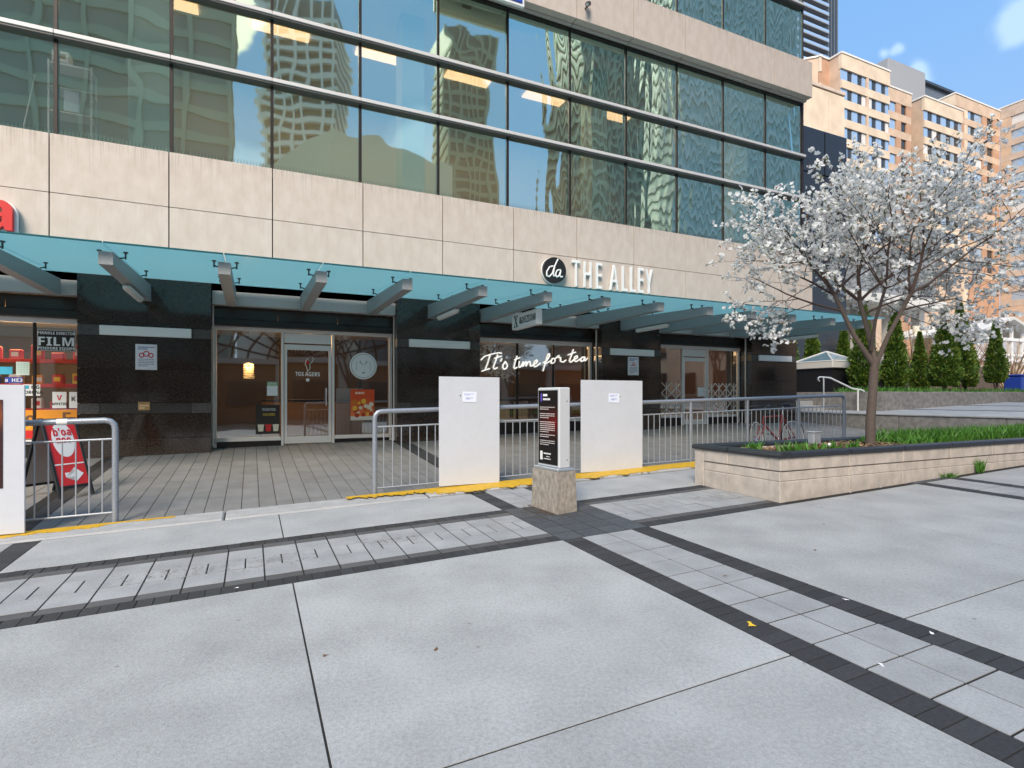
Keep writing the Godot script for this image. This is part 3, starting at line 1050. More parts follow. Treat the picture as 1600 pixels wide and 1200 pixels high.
# ---------------------------------------------------------------- raised plaza to the right
func build_raised_plaza() -> void:
	var o := setting("raised_plaza")
	var sl := 0.035
	var b := Basis(Vector3(1, sl, 0).normalized(), Vector3(-sl, 1, 0).normalized(), Vector3(0, 0, 1))
	o.transform = Transform3D(b, Vector3(15.85, 1.0, 0))
	rng.seed = 12
	part(o, "joint_bed", plain_box(Vector3(70, 0.4, 70)), M.joint_bed, Vector3(35, -0.24, -20))
	for i in 9:
		for j in 8:
			if i < 3 or j < 4:
				part(o, "concrete_slab", cbox(2.62, 0.08, 2.62, 0.004), pick("concrete", 3), Vector3(1.35 + 3.0 * i, -0.04, -(-1.5 + 2.64 * j)))
				for k in 2:
					part(o, "dark_course", cbox(0.16, 0.08, 2.63, 0.003), pick("dark_paver", 4), Vector3(2.75 + 3.0 * i + 0.18 * k, -0.042, -(-1.5 + 2.64 * j)))
	part(o, "far_paving", plain_box(Vector3(42, 0.06, 68)), M.concrete_0, Vector3(48.5, -0.035, -18))
	part(o, "far_paving", plain_box(Vector3(26.5, 0.06, 30)), M.concrete_1, Vector3(13.5, -0.035, -36))
	var w := thing("edge_wall", "low concrete wall edging the raised paving behind the flower planter", "wall")
	for k in 8:
		var d := -5.0 + 2.35 * k
		block(w, "wall_block", 15.6, 15.86, -0.2, 0.985, d + 0.004, d + 2.346, M.low_wall, 0.01)
		block(w, "cap", 15.57, 15.89, 0.987, 1.03, d + 0.004, d + 2.346, M.concrete_2, 0.008)
	w = thing("bed_wall", "concrete retaining wall below the row of clipped conifers", "wall")
	for k in 14:
		var x := 17.4 + 3.2 * k
		block(w, "wall_block", x + 0.005, x + 3.195, 0.6, 1.65 + 0.012 * k, 10.6, 10.9, M.low_wall, 0.012)
	for k in 3:
		block(w, "wall_block", 17.4, 17.7, 0.6, 1.65, 10.91 + 1.9 * k, 12.8 + 1.9 * k, M.low_wall, 0.012)
	var st := thing("stone_steps", "short flight of stone steps beside the retaining wall", "steps")
	for k in 3:
		block(st, "step", 15.9, 17.38, 0.9, 1.05 + 0.15 * k, 12.2 + 0.35 * k, 14.5, M.concrete_1, 0.01)
	var hr := thing("handrail", "white steel handrail with curled end on the steps", "handrail")
	var g := Geo.new()
	g.tube([Vector3(15.36, 1.96, -11.2), Vector3(15.31, 1.99, -11.2), Vector3(15.30, 2.04, -11.2), Vector3(15.36, 2.08, -11.2), Vector3(15.55, 2.08, -11.2), Vector3(15.85, 2.06, -11.2), Vector3(16.9, 1.74, -11.2), Vector3(17.3, 1.71, -11.2), Vector3(17.45, 1.67, -11.2), Vector3(17.46, 1.6, -11.2)], 0.024, 8)
	part(hr, "rail", g.done(), M.white)
	for x in [[15.55, 2.07], [17.15, 1.72]]:
		g = Geo.new()
		g.tube([Vector3(x[0], 1.0, -11.2), Vector3(x[0], x[1], -11.2)], 0.02, 8)
		part(hr, "post", g.done(), M.white)
	# planting bed
	var bed := setting("planting_bed")
	part(bed, "soil", plain_box(Vector3(44.6, 0.8, 24)), M.soil, Vector3(39.8, 1.18, -22.95))
	g = Geo.new()
	g.colored = true
	rng.seed = 14
	for k in 5200:
		var x := 17.8 + pow(rng.randf(), 1.3) * 30.0
		blade(g, Vector3(x, 1.58, -rng.randf_range(11.0, 12.6)), rng.randf_range(0.12, 0.3), 0.022, 0.12)
	var gr := part(self, numbered("bed_grass"), g.done(), M.leaf)
	gr.set_meta("label", "bright green ground cover along the top of the retaining wall")
	gr.set_meta("category", "grass")
	gr.set_meta("kind", "stuff")
	for k in 2:
		var s := thing("skylight_kiosk", ["black skylight box with glass pyramid roof beside the office building corner", "black skylight box with glass pyramid roof partly behind the tree trunk"][k], "skylight", Vector3(19.95 + 2.6 * k, 1.55, -14.25), 0.0, "skylight boxes in the planting bed")
		part(s, "base", cbox(1.5, 1.0, 1.5, 0.01), M.polished_black, Vector3(0, 0.5, 0))
		part(s, "band", cbox(1.68, 0.25, 1.68, 0.02), M.slab_white, Vector3(0, 1.13, 0))
		var top := Vector3(0, 1.68, 0)
		for q in 4:
			var a := TAU * q / 4
			var p0 := Vector3(0.82, 1.26, 0.82).rotated(Vector3.UP, a)
			var p1 := Vector3(0.82, 1.26, -0.82).rotated(Vector3.UP, a)
			g = Geo.new()
			g.tri(p0, p1, top)
			part(s, "roof_pane", g.done(), M.skylight_glass)
			g = Geo.new()
			g.tube([p0, top], 0.035, 6)
			g.tube([p0, p1], 0.03, 6)
			part(s, "roof_rib", g.done(), M.slab_white)
	conifers()

func blade(g: Geo, p: Vector3, h: float, w: float, lean: float) -> void:
	var a := rng.randf() * TAU
	var side := Vector3(cos(a), 0, sin(a))
	var tilt := Vector3(rng.randf_range(-1, 1), 0, rng.randf_range(-1, 1)) * lean
	var f := rng.randf_range(0.65, 1.25)
	g.tint = Color(0.075 * f, 0.21 * f, 0.025 * f)
	var m := p + Vector3(0, h * 0.55, 0) + tilt * 0.4
	var t := p + Vector3(0, h, 0) + tilt
	g.quad(p - side * w * 0.35, p + side * w * 0.35, m + side * w * 0.5, m - side * w * 0.5)
	g.tri(m - side * w * 0.5, m + side * w * 0.5, t)

func conifer_mesh(sd: int, h: float, r: float, n: int) -> ArrayMesh:
	var g := Geo.new()
	g.colored = true
	rng.seed = sd
	var nz := FastNoiseLite.new()
	nz.seed = sd
	nz.frequency = 1.6
	for k in n:
		var t := pow(rng.randf(), 1.35)
		var y := 0.22 + t * (h - 0.22)
		var a := rng.randf() * TAU
		var shape := (1.0 - pow(t, 1.25)) * (0.62 + 0.38 * clampf(t * 7.0, 0, 1))
		var lump := 1.0 + 0.7 * nz.get_noise_3d(cos(a) * 1.2, y * 1.5, sin(a) * 1.2)
		var inner := pow(rng.randf(), 0.4)
		var rr := r * shape * lump * (0.35 + 0.65 * inner) + 0.01
		var out := Vector3(cos(a), 0, sin(a))
		var p := Vector3(out.x * rr, y, out.z * rr)
		var dir := (out * 0.75 + Vector3(rng.randf_range(-0.6, 0.6), rng.randf_range(0.1, 1.1), rng.randf_range(-0.6, 0.6))).normalized()
		var side := dir.cross(Vector3(rng.randf_range(-1, 1), rng.randf_range(-1, 1), rng.randf_range(-1, 1))).normalized()
		var l := rng.randf_range(0.07, 0.16)
		var w := rng.randf_range(0.02, 0.04)
		var f := rng.randf_range(0.55, 1.3)
		g.tint = Color(0.085 * f, 0.165 * f, 0.024 * f) if rng.randf() < 0.75 else Color(0.19 * f, 0.25 * f, 0.03 * f)
		g.quad(p - side * w * 0.5, p + side * w * 0.5, p + dir * l * 0.6 + side * w, p + dir * l * 0.6 - side * w)
		g.tri(p + dir * l * 0.6 - side * w, p + dir * l * 0.6 + side * w, p + dir * l)
	return g.done()

func conifers() -> void:
	var kinds := []
	for k in 3:
		kinds.append(conifer_mesh(60 + k, 2.9, 0.55, 7000))
	var g := Geo.new()
	for k in 5:
		var a := k * 1.3
		g.tube([Vector3(0, -0.1, 0), Vector3(cos(a) * 0.06, 0.3, sin(a) * 0.06), Vector3(cos(a) * 0.15, 0.75, sin(a) * 0.15)], [0.04, 0.03, 0.02], 6)
	var stem := g.done()
	# X, D, height factor, width factor, label
	var spots := [
		[23.3, 11.95, 1.03, 1.15, "dark green conifer with broad base directly right of the second skylight box"],
		[24.6, 12.1, 1.08, 1.0, "tallest pointed conifer in the front row, paired with its right neighbour"],
		[25.6, 12.4, 1.02, 0.95, "pointed conifer touching the tallest conifer on its right side"],
		[27.6, 12.3, 0.95, 0.85, "yellowish sunlit conifer at the right end of the front row"],
		[21.4, 12.6, 1.05, 1.0, "dark conifer between the second skylight box and the broad conifer"],
		[19.6, 12.6, 1.05, 1.05, "dark conifer directly behind the blossom tree trunk"],
		[20.6, 16.4, 1.1, 1.0, "conifer behind the first skylight box, closest to the office corner"],
		[22.3, 16.6, 1.12, 1.0, "second conifer from the office corner behind the skylight boxes"],
		[24.1, 16.4, 1.05, 1.0, "third conifer from the office corner behind the skylight boxes"],
		[26.0, 16.6, 1.12, 1.0, "fourth conifer from the office corner behind the skylight boxes"],
		[28.0, 16.5, 1.1, 1.0, "fifth conifer from the office corner behind the skylight boxes"],
		[30.2, 16.6, 1.05, 1.0, "sixth conifer from the office corner behind the skylight boxes"]]
	for i in spots.size():
		var s: Array = spots[i]
		var t := thing("conifer", s[4], "conifer", Vector3(s[0], 1.56, -s[1]), i * 1.7, "clipped conifers in the planting bed")
		t.scale = Vector3(s[3] * 0.8, s[2], s[3] * 0.8)
		part(t, "crown", kinds[i % 3], M.leaf, Vector3(0, 0.1 if i != 3 and i != 1 else 0.32, 0))
		part(t, "trunk", stem, M.bark)

# ---------------------------------------------------------------- far buildings
# a facade piece: local x along the wall, +z outward, y up from the given bottom
func wing(parent: Node, x: float, z: float, turn: float, width: float, depth: float, y_top: float, floors: int, fh: float, pattern: Array, wall: Material, bands: Material, cap := 2.2) -> void:
	var w := Node3D.new()
	w.name = "wing"
	parent.add_child(w, true)
	w.position = Vector3(x, 0, z)
	w.rotation.y = deg_to_rad(turn)
	var low := y_top - cap - floors * fh
	part(w, "wall", plain_box(Vector3(width, y_top + 1, depth)), wall, Vector3(width / 2, (y_top - 1) / 2 - 0.02, -depth / 2 - 0.25))
	part(w, "parapet", plain_box(Vector3(width + 0.1, cap, 0.5)), bands, Vector3(width / 2, y_top - cap / 2, -0.2))
	part(w, "parapet_cap", plain_box(Vector3(width + 0.3, 0.25, depth + 0.6)), M.slab_white, Vector3(width / 2, y_top + 0.13, -depth / 2 - 0.15))
	part(w, "lower_wall", plain_box(Vector3(width, low + 1, 0.25)), wall, Vector3(width / 2, (low - 1) / 2, -0.13))
	var total := 0.0
	for p in pattern:
		total += p[0]
	for f in floors:
		var y := low + f * fh
		part(w, "floor_band", plain_box(Vector3(width, fh * 0.42, 0.3)), bands, Vector3(width / 2, y + fh * 0.21, -0.12))
		var at := 0.0
		for p in pattern:
			var pw: float = p[0] / total * width
			var c := Vector3(at + pw / 2, y + fh * 0.71, -0.2)
			at += pw
			if p[1] == "pier":
				part(w, "pier", plain_box(Vector3(pw, fh * 0.58, 0.26)), wall, c + Vector3(0, 0, 0.08))
			elif p[1] == "glass":
				part(w, "window", plain_box(Vector3(pw - 0.12, fh * 0.57, 0.08)), M.far_glass if rng.randf() < 0.75 else M.blind, c)
			else:
				part(w, "window", plain_box(Vector3(pw - 0.08, fh * 0.57, 0.06)), M.dark_pane, c + Vector3(0, 0, -0.03))

func build_background() -> void:
	rng.seed = 77
	var b := thing("apartment_building", "tall tan and orange brick apartment block with stepped window bays", "building")
	var P1 := [[1.5, "glass"], [0.9, "dark"], [1.3, "glass"], [0.9, "dark"], [0.9, "glass"], [0.5, "pier"], [0.9, "glass"], [0.9, "dark"], [1.3, "glass"], [0.9, "dark"], [0.8, "glass"]]
	wing(b, 79.8, -54.6, 0, 11.6, 14, 53.0, 11, 2.9, P1, M.tan_brick, M.pale_stucco)
	wing(b, 77.9, -56.5, 45, 2.68, 2, 53.0, 11, 2.9, [[1, "glass"]], M.tan_brick, M.band_stone)
	wing(b, 77.6, -63.0, -90, 6.4, 3, 53.0, 6, 2.9, [[0.5, "pier"], [2, "glass"], [0.5, "pier"]], M.orange_brick, M.pale_stucco)
	var P2 := [[0.8, "glass"], [1.6, "pier"], [0.9, "dark"], [1.1, "glass"], [0.9, "pier"], [1.0, "dark"], [0.9, "pier"]]
	wing(b, 91.4, -57.4, 0, 10.6, 12, 53.2, 9, 2.9, P2, M.orange_brick, M.tan_brick)
	var P3 := [[0.9, "glass"], [0.9, "dark"], [1.0, "glass"], [0.9, "dark"], [1.2, "glass"], [0.9, "dark"], [0.9, "glass"], [0.9, "dark"], [0.8, "glass"]]
	wing(b, 104.2, -56.5, 0, 11.5, 14, 53.0, 9, 2.9, P3, M.tan_brick, M.pale_stucco)
	wing(b, 102.2, -58.5, 45, 2.83, 2, 53.0, 9, 2.9, [[1, "glass"]], M.tan_brick, M.band_stone)
	var P4 := [[1.4, "pier"], [1.2, "glass"], [0.6, "dark"], [1.2, "glass"], [0.8, "pier"], [1.0, "dark"], [1.2, "pier"]]
	wing(b, 120.5, -60.0, 0, 15.6, 16, 59.0, 11, 2.9, P4, M.orange_brick, M.tan_brick)
	wing(b, 120.4, -75.0, -90, 15.0, 4, 59.0, 2, 2.9, [[1, "pier"]], M.pale_stucco, M.pale_stucco)
	wing(b, 115.6, -60.5, 0, 5, 12, 51.0, 7, 2.9, [[1, "pier"], [1, "dark"], [0.6, "pier"]], M.orange_brick, M.band_stone)
	var P5 := [[0.6, "pier"], [1.8, "glass"], [0.3, "pier"], [1.8, "glass"], [0.6, "pier"], [1.2, "dark"], [0.6, "pier"], [1.2, "dark"]]
	wing(b, 136.3, -60.0, -90, 24.0, 10, 59.5, 13, 2.9, P5, M.tan_brick, M.band_stone)
	var ph := thing("penthouse", "dark grey metal penthouse above the tan apartment block", "building")
	block(ph, "wall", 110, 122, 50, 66.5, 66, 80, M.grey_panel, 0.05)
	block(ph, "wall", 122, 146, 50, 66.0, 68, 80, M.slate_panel, 0.05)
	block(ph, "roof_edge", 121, 147, 66.0, 66.6, 67.4, 80, M.dark_pane, 0.05)
	block(ph, "wall", 103, 109.5, 50, 63, 68, 80, M.band_stone, 0.05)
	var c := thing("cream_block", "plain cream walled block left of the tan apartment building", "building")
	block(c, "wall", 56, 76.5, 0, 44.5, 52, 70, M.pale_stucco, 0.05)
	for k in 6:
		block(c, "panel", 56 + 3.42 * k + 0.03, 59.4 + 3.42 * k, 24, 44.3, 51.9, 51.99, M.pale_stucco, 0.02)
	block(c, "parapet", 55.9, 76.6, 44.5, 45.0, 51.8, 70, M.band_stone, 0.03)
	# dark glass building right behind the office
	var d := thing("dark_glass_block", "low dark glass block behind the office building corner", "building")
	block(d, "wall", 28, 44.6, 0, 23.0, 30.1, 46, M.polished_black, 0.03)
	for k in 6:
		for j in 3:
			block(d, "pane", 28.1 + 2.75 * k, 30.75 + 2.75 * k, 12.2 + 3.6 * j, 15.7 + 3.6 * j, 30.0, 30.06, M.polished_black, 0.01)
	# grey annex on columns
	var a := thing("concrete_annex", "grey concrete annex on white columns behind the blossom tree", "building")
	block(a, "slab", 45.2, 58.0, 10.5, 14.6, 30.5, 40, M.grey_panel, 0.05)
	block(a, "slab", 44.8, 58.5, 9.6, 10.4, 29.8, 40, M.slab_white, 0.04)
	for k in 7:
		block(a, "column", 30 + 4.4 * k, 30.8 + 4.4 * k, 1.0, 9.6, 31.0, 31.8, M.slab_white, 0.03)
	block(a, "rear_wall", 45, 58, 1.0, 9.6, 36, 37, M.pale_stucco, 0.03)
	# far tower with balconies
	var t := thing("balcony_tower", "dark blue glass tower with curved balconies behind the office", "building")
	block(t, "shaft", 180, 219, 0, 215, 152, 190, M.tower_blue, 0.1)
	for k in 34:
		var y := 95.0 + 3.55 * k
		block(t, "balcony", 180, 211.0, y, y + 0.55, 149.4, 152.1, M.grey_panel, 0.1)
		block(t, "balustrade", 180, 210.9, y + 0.56, y + 1.6, 149.5, 149.6, M.far_glass, 0.02)
	for k in 5:
		block(t, "fin", 211.3 + 1.9 * k, 211.6 + 1.9 * k, 90, 215, 151.5, 152.0, M.slate_panel, 0.02)
	# white gabled pavilion
	var p := thing("gabled_pavilion", "white gabled pavilion with glazed front beyond the conifers", "building", Vector3(55.3, 2.0, -24))
	part(p, "wall", cbox(9.0, 2.4, 6.0, 0.02), M.pale_stucco, Vector3(0, 1.2, -3.1))
	part(p, "rail", cbox(9.0, 0.18, 0.18, 0.02), M.white, Vector3(0, 2.95, 0.05))
	part(p, "rail", cbox(9.0, 0.2, 0.2, 0.02), M.white, Vector3(0, 2.5, 0.05))
	part(p, "beam", cbox(9.0, 0.25, 0.25, 0.02), M.white, Vector3(0, 4.2, 0.05))
	for k in 6:
		part(p, "post", cbox(0.2, 3.9 - absf(k - 2.5) * 0.2, 0.2, 0.02), M.white, Vector3(-4.2 + 1.68 * k, 2.5 + 1.6 - absf(k - 2.5) * 0.1, 0.04))
	for k in 5:
		part(p, "pane", cbox(1.45, 1.6, 0.03, 0.005), M.shop_glass, Vector3(-3.36 + 1.68 * k, 3.3, -0.05))
	for s in [-1.0, 1.0]:
		var g := Geo.new()
		g.hexa([Vector3(0, 0, 0.6), Vector3(5.0, 0, 0.6), Vector3(5.0, 0, -6.5), Vector3(0, 0, -6.5)], 0.22)
		var r := part(p, "roof_slope", g.done(), M.slab_white, Vector3(0, 5.75, 0), Vector3(0, 0 if s > 0 else PI, 0))
		if s > 0:
			r.rotation = Vector3(0, 0, -0.27)
		else:
			r.position = Vector3(0, 5.76, -5.9)
			r.rotation = Vector3(0, PI, 0)
			r.rotate_z(0.27)
	part(p, "inner_wall", cbox(8.6, 3.4, 0.2, 0.02), M.cream, Vector3(0, 3.9, -4.5))
	var lw := thing("screen_wall", "plain brown panel wall behind the sunlit conifer", "wall")
	for k in 5:
		block(lw, "panel", 26.5 + 2.7 * k, 29.17 + 2.7 * k, 1.6, 3.25, 17.6, 17.8, M.brown_panel, 0.01)
	var bin := thing("recycling_bin", "blue recycling bin at the end of the brown panel wall", "bin", Vector3(41.4, 1.72, -17.4))
	part(bin, "body", cbox(1.0, 0.95, 0.9, 0.06), M.blue, Vector3(0, 0.55, 0))
	part(bin, "lid", cbox(1.06, 0.1, 0.98, 0.04), M.blue, Vector3(0, 1.08, 0))
	part(bin, "slot", cbox(0.4, 0.2, 0.06, 0.02), M.black, Vector3(0, 0.85, 0.44))
	part(bin, "base", cbox(0.8, 0.1, 0.8, 0.02), M.black, Vector3(0, 0.05, 0))
	# bare shrubs around the pavilion
	for k in 3:
		var s := thing("bare_shrub", ["leafless shrub in front of the gabled pavilion", "leafless shrub between the sunlit conifer and pavilion", "leafless shrub behind the tallest front row conifer"][k], "shrub", Vector3([46.0, 37.5, 33.0][k], 1.5, [-19.8, -18.6, -18.4][k]), 0.0, "leafless shrubs by the pavilion")
		rng.seed = 90 + k
		var g := Geo.new()
		for q in 60:
			var a0 := rng.randf() * TAU
			var l := rng.randf_range(1.6, 4.2)
			var sp := rng.randf_range(0.2, 0.75)
			var e := Vector3(cos(a0) * l * sp, l, sin(a0) * l * sp)
			var m := e * 0.5 + Vector3(rng.randf_range(-0.2, 0.2), 0.2, rng.randf_range(-0.2, 0.2))
			g.tube([Vector3.ZERO, m, e], [0.03, 0.02, 0.006], 4, false)
			for z in 3:
				g.tube([m.lerp(e, z * 0.3), m.lerp(e, z * 0.3) + Vector3(rng.randf_range(-0.6, 0.6), rng.randf_range(0.2, 0.7), rng.randf_range(-0.6, 0.6))], [0.012, 0.004], 3, false)
		part(s, "branches", g.done(), M.wood)

# ---------------------------------------------------------------- what the glass mirrors, across the plaza
func tower(called: String, label: String, x0: float, x1: float, z: float, depth: float, h: float, body: Material, slab: Material, fh: float, over: float, turn := 0.0) -> void:
	var t := thing(called, label, "building", Vector3((x0 + x1) / 2, -1, z + depth / 2), deg_to_rad(turn))
	var w := x1 - x0
	part(t, "shaft", plain_box(Vector3(w, h, depth)), body, Vector3(0, h / 2, 0))
	var m := plain_box(Vector3(w + over * 2, fh * 0.36, depth + over * 2))
	for k in range(2, int(h / fh)):
		part(t, "floor_slab", m, slab, Vector3(0, fh * k, 0))
	for k in 7:
		part(t, "fin", plain_box(Vector3(0.7, h, 0.3)), slab, Vector3(-w / 2 + w * k / 6.0, h / 2, -depth / 2 - over - 0.1))

func build_opposite() -> void:
	tower("brown_tower", "broad olive brown tower mirrored in the far left upper windows", -40, -3.5, 76, 20, 120, M.olive, M.room_green, 4.0, 0.2)
	tower("striped_tower", "pale striped balcony tower mirrored in the upper windows", 5.6, 25.5, 145, 22, 118, M.grey_green, M.bright_slab, 3.6, 1.2, 20)
	tower("dark_tower", "dark tower mirrored in the middle upper windows", 50, 64, 127, 16, 108, M.grey_green, M.room_green, 3.4, 0.3)
	tower("green_tower", "grey green tower mirrored right of the dark tower", 77, 95, 96, 20, 135, M.grey_green, M.room_green, 3.4, 0.4)
	tower("pale_tower", "wide pale tower mirrored in the windows nearest the blossom tree", 106, 158, 96, 20, 150, M.pale_green, M.bright_slab, 3.6, 0.5)
	var c := thing("beige_block", "beige sunlit block mirrored low in the upper windows", "building", Vector3(14, -1, 66), deg_to_rad(-112))
	part(c, "wall", plain_box(Vector3(26, 38, 20)), M.sunny, Vector3(0, 19, 0))
	part(c, "wing", plain_box(Vector3(12, 30, 8)), M.cream, Vector3(-5, 15, 13))
	for k in 5:
		part(c, "window", plain_box(Vector3(2.2, 3, 0.3)), M.dark_pane, Vector3(-9 + 4.4 * k, 28, 10.1))
	var b := thing("brick_pavilion", "low red brick pavilion mirrored in the shop windows", "building", Vector3(8, -1, 30))
	part(b, "wall", plain_box(Vector3(70, 5.6, 6)), M.red_brick, Vector3(0, 2.8, 3))
	part(b, "cornice", plain_box(Vector3(70.6, 0.5, 6.6)), M.band_stone, Vector3(0, 5.8, 3))
	for k in 12:
		part(b, "window", plain_box(Vector3(3.2, 2.2, 0.2)), M.dark_pane, Vector3(-31 + 5.6 * k, 2.9, -0.06))
		part(b, "pier", plain_box(Vector3(0.9, 5.5, 0.5)), M.tan_brick, Vector3(-33.8 + 5.6 * k, 2.75, -0.2))
	# glazed vault above it
	var v := thing("glazed_vault", "arched glass roof with dark bars mirrored in the door", "roof", Vector3(4, 4.9, 33))
	var g := Geo.new()
	var bars := Geo.new()
	for i in 12:
		var a0 := PI * i / 12
		var a1 := PI * (i + 1) / 12
		var p0 := Vector3(cos(a0) * 9, sin(a0) * 8, 0)
		var p1 := Vector3(cos(a1) * 9, sin(a1) * 8, 0)
		var dz := Vector3(0, 0, 16)
		g.quad_out(p0, p1, p1 + dz, p0 + dz, Vector3(0, 0, 8))
		bars.tube([p0, p0 + dz], 0.12, 5)
		bars.tube([p0 * 0.02, p0], 0.1, 5)
	for r in 6:
		var arc := []
		for i in 13:
			arc.append(Vector3(cos(PI * i / 12) * 9 * (r + 1) / 6.0, sin(PI * i / 12) * 8 * (r + 1) / 6.0, 0))
		bars.tube(arc, 0.1, 5)
	part(v, "vault_pane", g.done(), M.far_glass)
	part(v, "bars", bars.done(), M.dark_bronze)
	var tb := thing("tan_block", "tan brick block mirrored in the polished piers nearest the planter", "building", Vector3(46, -1, 2))
	part(tb, "wall", plain_box(Vector3(14, 16, 46)), M.tan_brick, Vector3(7, 8, 23))
	part(tb, "cornice", plain_box(Vector3(14.8, 0.6, 46.8)), M.band_stone, Vector3(7, 16.2, 23))
	for k in 9:
		for j in 3:
			part(tb, "window", plain_box(Vector3(0.2, 2.4, 2.4)), M.dark_pane, Vector3(-0.05, 4.2 + 4.4 * j, 3.2 + 5.0 * k))
	var lawn := setting("lawn")
	part(lawn, "grass_sheet", plain_box(Vector3(60, 0.6, 5)), M.green, Vector3(10, -0.9, 16.5))
	# bare trees
	rng.seed = 41
	g = Geo.new()
	limb(g, Vector3.ZERO, Vector3(0.05, 1, 0.03), 3.0, 0.19, 0, 5)
	var bare := g.done()
	var at := [[-9.0, 17.0], [-3.0, 19.0], [6.5, 16.5], [13.0, 18.0], [19.0, 16.0], [25.0, 10.0], [31.0, 6.0], [36.0, 11.0]]
	var words := ["first", "second", "third", "fourth", "fifth", "sixth", "seventh", "eighth"]
	for k in at.size():
		var t := thing("bare_tree", "%s leafless street tree across the plaza counted from the left of the frame" % words[k], "tree", Vector3(at[k][0], -0.8, at[k][1]), k * 1.1, "leafless trees across the plaza")
		part(t, "trunk", bare, M.bark)

func limb(g: Geo, p: Vector3, dir: Vector3, l: float, r: float, level: int, most: int) -> void:
	dir = dir.normalized()
	var bend := Vector3(rng.randf_range(-0.25, 0.25), rng.randf_range(-0.05, 0.2), rng.randf_range(-0.25, 0.25))
	var m := p + dir * l * 0.5
	var e := m + (dir + bend).normalized() * l * 0.5
	g.tube([p, m, e], [r, r * 0.86, r * 0.72], 8 if level < 2 else 5, false)
	if level >= most:
		return
	var n := 3 if level < 2 else rng.randi_range(2, 3)
	for k in n:
		var a := TAU * (k + rng.randf() * 0.7) / n
		var out := Vector3(cos(a), 0, sin(a)) * rng.randf_range(0.5, 1.0)
		limb(g, e, dir * 0.9 + out * 0.75 + Vector3(0, 0.12, 0), l * rng.randf_range(0.62, 0.85), r * rng.randf_range(0.5, 0.66), level + 1, most)

